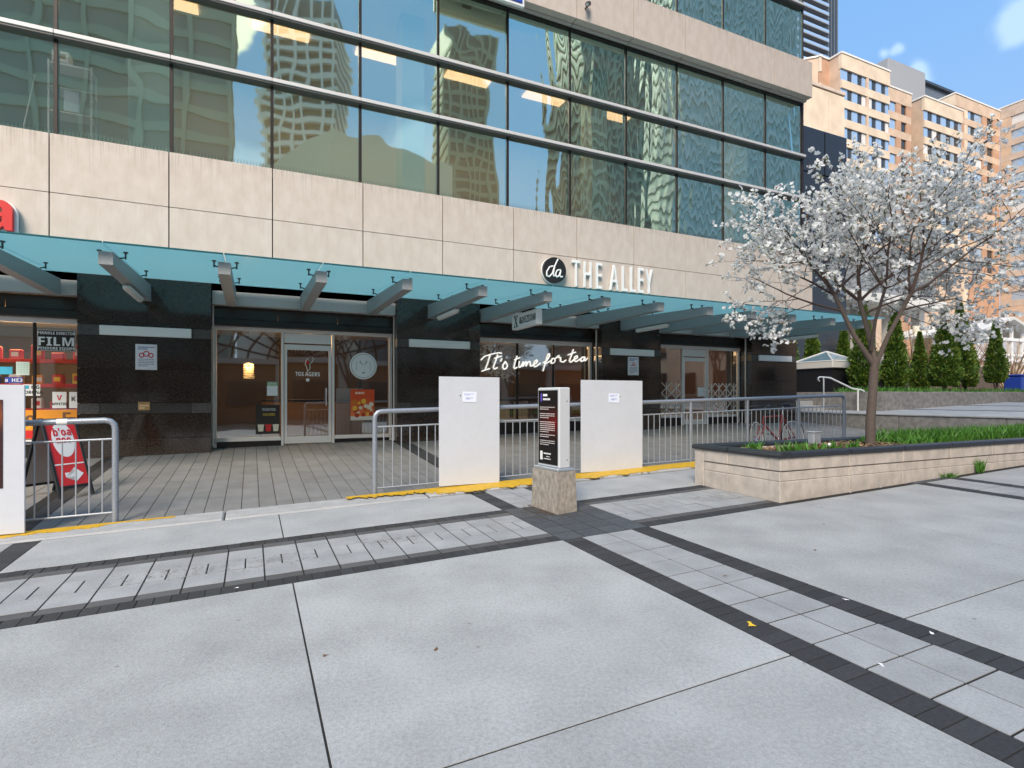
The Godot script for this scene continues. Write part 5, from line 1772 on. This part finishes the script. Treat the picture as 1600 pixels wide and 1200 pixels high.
	g.tube([Vector3(0, 0.16, 0), Vector3(0, 0.24, 0)], [0.09, 0.02], 10)
	part(o, "cord", g.done(), M.black)
	omni("pendant_lamp_glow", Vector3(-0.07, 2.14, -12.9), Color(1, 0.75, 0.42), 0.5, 0.04)
	omni("shop_lamp_glow", Vector3(1.2, 2.9, -14.5), Color(1, 0.8, 0.55), 0.8, 0.3)
	omni("shop_lamp_glow", Vector3(6.6, 2.9, -14.5), Color(1, 0.8, 0.55), 0.7, 0.3)
	omni("shop_lamp_glow", Vector3(11.6, 2.9, -14.5), Color(1, 0.82, 0.6), 0.8, 0.3)
	for q in [[1.2, "first"], [6.6, "second"], [11.6, "third"]]:
		o = thing("ceiling_disc", "round ceiling lamp inside the %s shop right of the convenience shop" % q[1], "lamp", Vector3(q[0], 3.1, -14.5), 0.0, "round shop ceiling lamps")
		var cy := CylinderMesh.new()
		cy.top_radius = 0.2
		cy.bottom_radius = 0.2
		cy.height = 0.08
		part(o, "diffuser", cy, M.shop_lamp)
	o = thing("round_sticker", "round white sticker with antler drawing on tea shop window", "sticker", Vector3(2.195, 2.15, -12.376))
	var cyl := CylinderMesh.new()
	cyl.top_radius = 0.29
	cyl.bottom_radius = 0.29
	cyl.height = 0.004
	cyl.radial_segments = 48
	part(o, "disc", cyl, M.paper, Vector3.ZERO, Vector3(PI / 2, 0, 0))
	g = Geo.new()
	var ring := []
	for q in 41:
		ring.append(Vector3(cos(TAU * q / 40) * 0.255, sin(TAU * q / 40) * 0.255, 0.003))
	g.tube(ring, 0.004, 4, false)
	for s in [-1.0, 1.0]:
		g.tube([Vector3(s * 0.01, 0.02, 0.003), Vector3(s * 0.05, 0.06, 0.003), Vector3(s * 0.075, 0.12, 0.003)], 0.005, 4)
		g.tube([Vector3(s * 0.05, 0.06, 0.003), Vector3(s * 0.09, 0.085, 0.003)], 0.004, 4)
		g.tube([Vector3(s * 0.15, -0.1, 0.003), Vector3(s * 0.15, 0.06, 0.003), Vector3(s * 0.13, 0.09, 0.003)], 0.003, 4)
	g.tube([Vector3(-0.025, -0.15, 0.003), Vector3(0.025, -0.15, 0.003)], 0.012, 6)
	part(o, "drawing", g.done(), M.fitting)
	im = Image.create(128, 168, false, Image.FORMAT_RGB8)
	for y in 168:
		for x in 128:
			im.set_pixel(x, y, Color(0.86, 0.30, 0.1).lerp(Color(0.93, 0.52, 0.3), clampf((y - 40) / 120.0, 0, 1)))
	im.fill_rect(Rect2i(0, 146, 128, 22), Color(0.85, 0.82, 0.76))
	ink_lines(im, 26, 14, 80, 1, 10, 12, Color(0.97, 0.85, 0.75))
	for q in 26:
		var c := Vector2(rng.randf_range(10, 118), rng.randf_range(64, 146))
		var rad := rng.randf_range(6, 14)
		var col: Color = [Color(0.95, 0.72, 0.2), Color(0.72, 0.22, 0.06), Color(0.93, 0.86, 0.75), Color(0.85, 0.45, 0.1)][rng.randi() % 4]
		for y in range(maxi(0, int(c.y - rad)), mini(168, int(c.y + rad))):
			for x in range(maxi(0, int(c.x - rad)), mini(128, int(c.x + rad))):
				if Vector2(x - c.x, y - c.y).length() < rad:
					im.set_pixel(x, y, col)
	card("food_poster", "orange food poster in the right tea shop window", "poster", 1.92, 2.43, 0.97, 1.64, 12.376, print_mat("food_print", im))
	o = card("opening_notice", "green and white notice at the edge of left tea shop window", "notice", 0.27, 0.47, 1.50, 1.78, 12.376, M.paper)
	part(o, "green_head", cbox(0.2, 0.07, 0.003, 0.0005), M.green, Vector3(0, 0.1, 0.003))
	lettering(o, "word", "OPEN", 0.05, 0.003, M.white, Vector3(0, 0.1, 0.005), Vector3.ZERO, 0.9)
	o = card("drinks_sticker", "dark drinks advert with three cups low in tea shop window", "sticker", 0.06, 0.51, 0.72, 1.31, 12.376, M.fascia)
	lettering(o, "word", "WINTER", 0.05, 0.003, M.paper, Vector3(0.02, 0.2, 0.003), Vector3.ZERO, 0.9, false, true)
	lettering(o, "word", "DRINKS", 0.05, 0.003, M.yellow, Vector3(0.02, 0.1, 0.003), Vector3.ZERO, 0.9, false, true)
	for k in 3:
		g = Geo.new()
		g.tube([Vector3(0, -0.07, 0), Vector3(0, 0.07, 0)], [0.045, 0.06], 12)
		var cup := part(o, "cup", g.done(), [M.cream, M.red, M.cream][k], Vector3(-0.13 + 0.14 * k, -0.17, 0.004))
		cup.scale = Vector3(1, 1, 0.05)
	o = thing("door_emblem", "white antler emblem and lettering on the tea shop door", "lettering", Vector3(1.05, 2.0, -12.372))
	lettering(o, "word", "TGS AGERS", 0.085, 0.003, M.white, Vector3(0, -0.05, 0), Vector3.ZERO, 0.8)
	g = Geo.new()
	g.tube([Vector3(0, 0.0, 0), Vector3(-0.02, 0.1, 0), Vector3(-0.05, 0.16, 0), Vector3(-0.03, 0.24, 0), Vector3(0.01, 0.28, 0)], 0.006, 5)
	g.tube([Vector3(0, 0.0, 0), Vector3(0.05, 0.08, 0), Vector3(0.04, 0.16, 0), Vector3(0.08, 0.2, 0), Vector3(0.12, 0.27, 0), Vector3(0.08, 0.31, 0)], 0.006, 5)
	part(o, "antlers", g.done(), M.white)
	sm = SphereMesh.new()
	sm.radius = 0.035
	sm.height = 0.07
	var dot := part(o, "red_dot", sm, M.red, Vector3(-0.01, 0.2, 0))
	dot.scale = Vector3(1, 1, 0.08)
	dot = part(o, "white_dot", sm, M.white, Vector3(0, -0.17, 0))
	dot.scale = Vector3(1, 1, 0.08)
	# counters, tables and chairs inside the shops
	for q in [[1.4, 14.6, "wood", "wooden counter inside the antler logo tea shop"], [6.2, 15.0, "cream", "pale counter behind the script lettered window"], [11.8, 14.8, "wood", "wooden counter inside the shop nearest the bicycle"]]:
		o = thing("shop_counter", q[3], "counter", Vector3(q[0], 0.42, -q[1]), 0.0, "shop counters")
		part(o, "front", cbox(2.4, 0.95, 0.5, 0.01), M[q[2]], Vector3(0, 0.475, 0))
		part(o, "worktop", cbox(2.5, 0.05, 0.6, 0.008), M.black, Vector3(0, 0.977, 0))
	for q in [[5.6, 13.3, "first chair from the left behind the script lettered window"], [6.5, 13.5, "middle chair behind the script lettered window"], [7.3, 13.2, "last chair on the right behind the script lettered window"]]:
		o = thing("cafe_chair", q[2], "chair", Vector3(q[0], 0.42, -q[1]), rng.randf() * 3, "cafe chairs")
		part(o, "seat", cbox(0.42, 0.05, 0.42, 0.01), M.brown, Vector3(0, 0.45, 0))
		part(o, "backrest", cbox(0.42, 0.45, 0.04, 0.01), M.brown, Vector3(0, 0.72, -0.2))
		for x in [-0.18, 0.18]:
			for z in [-0.18, 0.18]:
				part(o, "leg", cbox(0.035, 0.43, 0.035, 0.004), M.black, Vector3(x, 0.213, z))
	o = thing("window_lattice", "white diamond lattice stuck on the windows nearest the bicycle", "lattice")
	for span in [[10.40, 11.10], [12.11, 13.29]]:
		var n := 2 if span[1] < 12 else 4
		var w: float = (span[1] - span[0]) / n
		for i in n:
			for j in 3:
				var a := Vector3(span[0] + w * i, 0.99 + 0.3 * j, -12.377)
				for q in [[Vector3(0, 0, 0), Vector3(w, 0.3, 0)], [Vector3(w, 0, 0), Vector3(0, 0.3, 0)]]:
					g = Geo.new()
					g.tube([a + q[0], a + q[1]], 0.011, 4)
					part(o, "slat", g.done(), M.white)
			g = Geo.new()
			g.tube([Vector3(span[0] + w * (i + 0.5), 0.99, -12.377), Vector3(span[0] + w * (i + 0.5), 1.89, -12.377)], 0.01, 4)
			part(o, "slat", g.done(), M.white)
	card("door_notice", "pale notice on the door nearest the bicycle", "notice", 11.72, 11.98, 1.5, 1.76, 12.372, M.paper)
	# shelf and clutter behind the upper left window
	o = thing("storage_rack", "white metal storage rack behind the upper left office window", "rack", Vector3(-3.06, 5.6, -13.0))
	for x in [-0.32, 0.32]:
		for z in [-0.18, 0.18]:
			part(o, "upright", cbox(0.03, 2.05, 0.03, 0.003), M.white, Vector3(x, 1.025, z))
	for k in 5:
		part(o, "shelf", cbox(0.66, 0.03, 0.38, 0.003), M.white, Vector3(0, 0.25 + 0.44 * k, 0))
	part(o, "panel", cbox(0.24, 0.4, 0.02, 0.003), M.zinc, Vector3(0.02, 1.36, 0.17))
	o = thing("storage_box", "white open crate on top of the storage rack", "box", Vector3(-3.22, 7.68, -13.0))
	part(o, "body", cbox(0.26, 0.2, 0.26, 0.01), M.white, Vector3(0, 0.1, 0))
	part(o, "handle_slot", cbox(0.16, 0.09, 0.01, 0.003), M.wood, Vector3(0, 0.1, 0.128))
	o = thing("storage_box", "small yellow box on the lowest open shelf of rack", "box", Vector3(-3.0, 6.32 - 0.44, -12.95))
	part(o, "body", cbox(0.28, 0.09, 0.16, 0.01), M.yellow, Vector3(0, 0.045, 0))
	part(o, "tape", cbox(0.04, 0.095, 0.165, 0.002), M.orange, Vector3(0, 0.046, 0))
	o = thing("leaning_pole", "thin white pole leaning behind the far left office window", "pole", Vector3(-3.75, 5.6, -12.8))
	g = Geo.new()
	g.tube([Vector3(-0.1, 0, 0), Vector3(0.16, 1.7, -0.05)], 0.012, 6)
	part(o, "shaft", g.done(), M.white)
	part(o, "cap", cbox(0.04, 0.03, 0.04, 0.004), M.white, Vector3(0.16, 1.71, -0.05))
	o = thing("cardboard_box", "brown cardboard box behind the third upper window", "box", Vector3(-1.1, 5.6, -12.85))
	part(o, "body", cbox(0.55, 0.5, 0.4, 0.005), M.wood, Vector3(0, 0.25, 0))
	part(o, "label_sticker", cbox(0.07, 0.03, 0.003, 0.0005), M.white, Vector3(-0.1, 0.4, 0.202))

# ---------------------------------------------------------------- bicycle
func build_bicycle() -> void:
	var o := thing("bicycle", "dark red road bicycle parked behind the railing", "bicycle", Vector3(8.56, 0.335, -7.5), 0.0)
	o.rotation = Vector3(-0.06, deg_to_rad(3), 0)
	var r := 0.345
	var hub := [Vector3(0, r, 0), Vector3(1.06, r, 0)]
	for k in 2:
		var w := Node3D.new()
		w.name = "wheel"
		o.add_child(w, true)
		w.position = hub[k]
		if k == 0:
			w.rotation.y = 0.3
		for q in [["tyre", r, 0.015, "rubber"], ["rim", r - 0.026, 0.013, "alu"]]:
			var g := Geo.new()
			var arc := []
			for i in 41:
				arc.append(Vector3(cos(TAU * i / 40) * q[1], sin(TAU * i / 40) * q[1], 0))
			g.tube(arc, q[2], 7, false)
			part(w, q[0], g.done(), M[q[3]])
		var s := Geo.new()
		for i in 16:
			var a := TAU * i / 16
			s.tube([Vector3(cos(a + 0.3) * 0.02, sin(a + 0.3) * 0.02, 0.03 if i % 2 else -0.03), Vector3(cos(a) * (r - 0.025), sin(a) * (r - 0.025), 0)], 0.0014, 3, false)
		s.tube([Vector3(0, 0, -0.05), Vector3(0, 0, 0.05)], 0.018, 8)
		part(w, "spokes", s.done(), M.chrome)
	var head := Vector3(0.25, 0.78, 0)
	var crown := Vector3(0.2, 0.62, 0)
	var bb := Vector3(0.63, 0.3, 0)
	var seat := Vector3(0.78, 0.8, 0)
	var g := Geo.new()
	g.tube([crown, head], 0.02, 8)
	g.tube([head + Vector3(0, -0.02, 0), seat + Vector3(-0.01, -0.03, 0)], 0.015, 8)
	g.tube([crown + Vector3(0.01, 0.02, 0), bb], 0.018, 8)
	g.tube([bb, seat], 0.016, 8)
	for z in [-0.05, 0.05]:
		g.tube([bb + Vector3(0, 0, z * 0.6), hub[1] + Vector3(0, 0, z)], 0.01, 6)
		g.tube([seat + Vector3(0, -0.05, z * 0.3), hub[1] + Vector3(0, 0, z)], 0.009, 6)
	part(o, "frame", g.done(), M.bike_frame)
	g = Geo.new()
	for z in [-0.05, 0.05]:
		g.tube([crown + Vector3(0, 0, z), Vector3(0.1, 0.45, z), hub[0] + Vector3(0, 0, z)], [0.013, 0.012, 0.008], 6)
	part(o, "fork", g.done(), M.bike_frame)
	g = Geo.new()
	g.tube([head, Vector3(0.27, 0.95, 0)], 0.014, 8)
	g.tube([Vector3(0.27, 0.95, 0), Vector3(0.18, 0.97, 0)], 0.014, 8)
	for s in [-1.0, 1.0]:
		g.tube([Vector3(0.18, 0.97, 0), Vector3(0.18, 0.97, 0.18 * s), Vector3(0.08, 0.96, 0.2 * s), Vector3(0.02, 0.9, 0.2 * s), Vector3(0.06, 0.83, 0.2 * s), Vector3(0.14, 0.83, 0.2 * s)], 0.013, 8)
	part(o, "handlebar", g.done(), M.fitting)
	g = Geo.new()
	g.tube([seat, seat + Vector3(0.03, 0.16, 0)], 0.012, 8)
	part(o, "seat_post", g.done(), M.chrome)
	g = Geo.new()
	g.tube([Vector3(-0.13, 0.0, 0), Vector3(-0.05, 0.01, 0), Vector3(0.06, 0.015, 0), Vector3(0.13, 0.02, 0), Vector3(0.15, 0.02, 0)], [0.014, 0.026, 0.055, 0.07, 0.04], 10)
	var sd := part(o, "saddle", g.done(), M.black, seat + Vector3(0.03, 0.175, 0))
	sd.scale = Vector3(1, 0.55, 1)
	g = Geo.new()
	g.tube([bb + Vector3(0, 0, 0.06), bb + Vector3(0.1, -0.13, 0.07)], 0.01, 6)
	g.tube([bb + Vector3(0, 0, -0.06), bb + Vector3(-0.1, 0.13, -0.07)], 0.01, 6)
	g.tube([bb + Vector3(0.1, -0.13, 0.07), bb + Vector3(0.1, -0.13, 0.16)], 0.016, 6)
	g.tube([bb + Vector3(-0.1, 0.13, -0.07), bb + Vector3(-0.1, 0.13, -0.16)], 0.016, 6)
	var arc := []
	for i in 25:
		arc.append(bb + Vector3(cos(TAU * i / 24) * 0.09, sin(TAU * i / 24) * 0.09, 0.05))
	g.tube(arc, 0.006, 5, false)
	part(o, "crankset", g.done(), M.chrome)

# ---------------------------------------------------------------- blossom tree
var twigs := []
var CR := Vector3(cos(deg_to_rad(25)), 0, sin(deg_to_rad(25)))

func grow(g: Geo, p: Vector3, dir: Vector3, l: float, r: float, level: int) -> void:
	dir = dir.normalized()
	var pts := [p]
	var rad := [r]
	var q := p
	var d := dir
	var n := 4
	for k in n:
		d = (d + Vector3(rng.randf_range(-0.2, 0.2), rng.randf_range(-0.1, 0.14), rng.randf_range(-0.2, 0.2))).normalized()
		q += d * l / n
		pts.append(q)
		rad.append(maxf(r * (1.0 - 0.42 * (k + 1) / n), 0.0022))
		if level >= 2 and q.dot(CR) < 2.25 and q.y < 4.7:
			twigs.append([q, d, level])
	g.tube(pts, rad, 8 if level < 2 else (5 if level < 4 else 3), false)
	if level >= 5 or (level > 1 and (q.dot(CR) < -1.75 or q.dot(CR) > 1.85 or q.y < 1.55 or q.y > 4.0)):
		return
	var kids := 3 if level < 4 else 2
	for k in kids:
		var at: Vector3 = pts[n - (k % 3)] if level > 0 else pts[n - (k % 2)]
		var a := rng.randf() * TAU
		var side := d.cross(Vector3(cos(a), sin(a) * 0.3, sin(a))).normalized()
		var spread := rng.randf_range(0.45, 0.95)
		var nd := (d * (1.0 if k == 0 else 0.62) + side * (spread if k > 0 else spread * 0.4))
		# flatten the outer growth into tiers, as the photograph shows
		nd.y = nd.y * (0.8 if level > 1 else 1.0) + 0.05
		grow(g, at, nd, l * rng.randf_range(0.62, 0.86), r * (0.6 if k == 0 else 0.45), level + 1)

func build_blossom_tree() -> void:
	rng.seed = 203
	var o := thing("blossom_tree", "young white blossoming tree with forked trunk in the stone planter", "tree", Vector3(8.09, 0.72, -5.1))
	var R := Vector3(cos(deg_to_rad(25)), 0, sin(deg_to_rad(25)))
	var F := Vector3(sin(deg_to_rad(25)), 0, -cos(deg_to_rad(25)))
	var g := Geo.new()
	var fork := R * 0.06 + Vector3(0, 1.22, 0)
	g.tube([Vector3(0, -0.05, 0) - R * 0.01, Vector3(0, 0.05, 0), R * 0.0 + Vector3(0, 0.4, 0), R * 0.03 + Vector3(0, 0.8, 0), R * 0.05 + Vector3(0, 1.1, 0), fork + Vector3(0, 0.06, 0)], [0.08, 0.067, 0.061, 0.057, 0.06, 0.045], 14)
	part(o, "trunk", g.done(), M.bark)
	var stems := [
		[[fork - R * 0.02, fork - R * 0.3 + Vector3(0, 0.42, 0), fork - R * 0.58 + Vector3(0, 1.0, 0)], 0.04],
		[[fork + Vector3(0, 0.05, 0), fork - R * 0.02 + F * 0.1 + Vector3(0, 0.45, 0), fork - R * 0.06 + F * 0.25 + Vector3(0, 0.95, 0)], 0.045],
		[[fork + R * 0.02, fork + R * 0.16 + Vector3(0, 0.4, 0) - F * 0.05, fork + R * 0.42 + Vector3(0, 1.0, 0) - F * 0.15], 0.038],
		[[fork - R * 0.05 + Vector3(0, 0.2, 0), fork - R * 0.12 - F * 0.2 + Vector3(0, 0.6, 0), fork - R * 0.15 - F * 0.45 + Vector3(0, 1.0, 0)], 0.026]]
	var b := Geo.new()
	for s in stems:
		var pts: Array = s[0]
		var r: float = s[1]
		g = Geo.new()
		g.tube(pts, [r, r * 0.85, r * 0.72], 10, false)
		part(o, "limb", g.done(), M.bark)
		var e: Vector3 = pts[2]
		var d: Vector3 = (pts[2] - pts[1]).normalized()
		grow(b, e, d + Vector3(0, 0.1, 0), 0.85, r * 0.66, 1)
		grow(b, e, d * 0.5 + R * 0.8 + Vector3(0, 0.1, 0), 0.95, r * 0.5, 1)
		grow(b, e, d * 0.5 - R * 0.55 + Vector3(0, 0.2, 0), 0.7, r * 0.5, 1)
		grow(b, e, d * 0.6 + F * 0.7, 0.75, r * 0.45, 1)
		grow(b, pts[1].lerp(pts[2], 0.6), d * 0.25 + (R if pts[2].dot(R) > -0.2 else -R) * 0.9 + Vector3(0, 0.12, 0), 0.85, r * 0.42, 1)
	part(o, "branches", b.done(), M.twig)
	# blossoms: small clusters of petals along the outer twigs
	var c := Geo.new()
	c.colored = true
	var flowers := 0
	for t in twigs:
		if t[2] < 3 and rng.randf() < 0.7:
			continue
		var n := rng.randi_range(0, 3) if t[2] < 5 else rng.randi_range(1, 3)
		for k in n:
			if flowers > 9000 or rng.randf() < 0.2:
				break
			flowers += 1
			var p: Vector3 = t[0] + Vector3(rng.randf_range(-0.045, 0.045), rng.randf_range(-0.03, 0.05), rng.randf_range(-0.045, 0.045))
			flower(c, p)
	print("blossoms ", flowers, " twigs ", twigs.size())
	part(o, "crown", c.done(), M.petal).set_meta("kind", "stuff")

func flower(c: Geo, p: Vector3) -> void:
	var up := Vector3(rng.randf_range(-1, 1), rng.randf_range(-0.3, 1.2), rng.randf_range(-1, 1)).normalized()
	var x := up.cross(Vector3(0.3, 0.5, 0.8)).normalized()
	var z := up.cross(x)
	var n := 5
	var s := rng.randf_range(0.025, 0.043)
	for k in n:
		var a := TAU * k / n + rng.randf() * 0.4
		var d := (x * cos(a) + z * sin(a)) * rng.randf_range(0.7, 1.0) + up * rng.randf_range(0.1, 0.8)
		var w := up.cross(d).normalized() * s * 0.42
		var e := p + d * s
		var m := p + d * s * 0.5 - up * s * 0.06
		var f := rng.randf_range(0.9, 1.0)
		c.tint = Color(f, f, f * 0.99)
		c.quad(p - w * 0.2, p + w * 0.2, m + w, m - w)
		c.quad(m - w, m + w, e + w * 0.6, e - w * 0.6)
	if rng.randf() < 0.5:
		# a young leaf or bud scale
		var d := Vector3(rng.randf_range(-1, 1), rng.randf_range(-1, 0.6), rng.randf_range(-1, 1)).normalized()
		var w := d.cross(up).normalized() * 0.008
		c.tint = Color(0.16, 0.17, 0.04) if rng.randf() < 0.6 else Color(0.24, 0.12, 0.05)
		c.quad(p - w, p + w, p + d * 0.045 + w, p + d * 0.045 - w)

# ---------------------------------------------------------------- small things lying about
func build_litter() -> void:
	rng.seed = 71
	var list := [[2.83, 1.73, "white"], [3.42, 1.82, "white"], [3.45, 2.33, "white"], [-0.1, 4.42, "white"], [6.6, 4.4, "white"], [7.2, 4.41, "white"], [2.63, 2.35, "yellow"], [0.9, 2.9, "brown"], [4.2, 3.1, "brown"], [0.35, 3.1, "brown"], [3.1, 3.0, "brown"], [5.0, 3.6, "brown"]]
	var words := ["white petal on the dark course at the lower right", "white scrap on the dark course beside the large concrete slab", "small white scrap between dark course and tile at the right", "white scrap on the dark course at the left", "white petal at the foot of the planter left part", "white petal at the foot of the planter middle part", "yellow paint fleck on the dark course", "brown leaf scrap on the large front slab", "brown leaf scrap on the slab right of the tile strip", "brown leaf scrap beside the long slab joint", "brown leaf scrap lying on the light tile strip", "brown leaf scrap near the planter corner slab"]
	for k in list.size():
		var q: Array = list[k]
		var g := Geo.new()
		var n := 7
		var s := 0.016 if q[2] != "yellow" else 0.03
		for i in n:
			var a := TAU * i / n
			var b := TAU * (i + 1) / n
			var ra := s * (0.7 + 0.4 * sin(i * 2.3 + k))
			var rb := s * (0.7 + 0.4 * sin(((i + 1) % n) * 2.3 + k))
			g.tri(Vector3(0, 0.004, 0), Vector3(cos(b) * rb * 1.6, 0.0015, sin(b) * rb), Vector3(cos(a) * ra * 1.6, 0.0015, sin(a) * ra))
		var o := part(self, numbered("ground_scrap"), g.done(), M[q[2]], Vector3(q[0], plaza_y(q[0], q[1]) + 0.001, -q[1]), Vector3(0, rng.randf() * 6, 0))
		o.set_meta("label", words[k])
		o.set_meta("category", "litter")
		o.set_meta("group", "scraps on the paving")
	# rusty wet stain round the notice pillar
	var st := Geo.new()
	for k in 260:
		var a := rng.randf() * TAU
		var rr := pow(rng.randf(), 0.8)
		var p := Vector3(2.93 + cos(a) * rr * 0.33, 0, -5.36 + sin(a) * rr * 0.42)
		p.y = plaza_y(p.x, -p.z) + 0.0028
		var s := rng.randf_range(0.006, 0.03) * (1.1 - rr * 0.6)
		st.tri(p + Vector3(-s, 0, s), p + Vector3(s, 0, s * 0.6), p + Vector3(s * rng.randf_range(-0.4, 0.6), 0, -s))
	# trodden gum and small spots on the slabs
	var gs := Geo.new()
	for k in 46:
		var p := Vector3(rng.randf_range(-1.6, 8.0), 0, -rng.randf_range(1.2, 4.25))
		p.y = plaza_y(p.x, -p.z) + 0.0012
		var r := rng.randf_range(0.004, 0.013)
		for i in 8:
			var a := TAU * i / 8
			var b := TAU * (i + 1) / 8
			gs.tri(p + Vector3(0, 0.0008, 0), p + Vector3(cos(b) * r * 1.2, 0, sin(b) * r), p + Vector3(cos(a) * r * 1.2, 0, sin(a) * r))
	var gum := part(self, numbered("gum_spots"), gs.done(), M.smudge)
	gum.set_meta("label", "small grey gum spots trodden into the concrete slabs")
	gum.set_meta("category", "gum")
	gum.set_meta("kind", "stuff")
	# smudges trodden into the light tiles
	for q in [[0.1, 4.95, 0.32, "grey smudge trodden into the light tile strip left of the notice pillar"], [1.15, 5.1, 0.26, "grey smudge on the light tiles halfway to the notice pillar"], [-0.55, 5.0, 0.3, "grey smudge on the light tile strip nearest the left edge"], [5.1, 5.0, 0.3, "brown grit in front of the planter corner"]]:
		var sg := Geo.new()
		for k in 120:
			var a := rng.randf() * TAU
			var rr: float = pow(rng.randf(), 0.7) * q[2]
			var p: Vector3 = Vector3(q[0] + cos(a) * rr * 1.3, 0, -q[1] + sin(a) * rr * 0.6)
			p.y = plaza_y(p.x, -p.z) + 0.0027
			var s := rng.randf_range(0.003, 0.014)
			sg.tri(p + Vector3(-s, 0, s), p + Vector3(s, 0, s * 0.6), p + Vector3(s * rng.randf_range(-0.4, 0.6), 0, -s))
		var sm := part(self, numbered("dirt_patch"), sg.done(), M.smudge)
		sm.set_meta("label", q[3])
		sm.set_meta("category", "dirt")
		sm.set_meta("kind", "stuff")
	var d := part(self, numbered("dirt_patch"), st.done(), M.stain)
	d.set_meta("label", "brown dirt and grit around the foot of the notice pillar")
	d.set_meta("category", "dirt")
	d.set_meta("kind", "stuff")
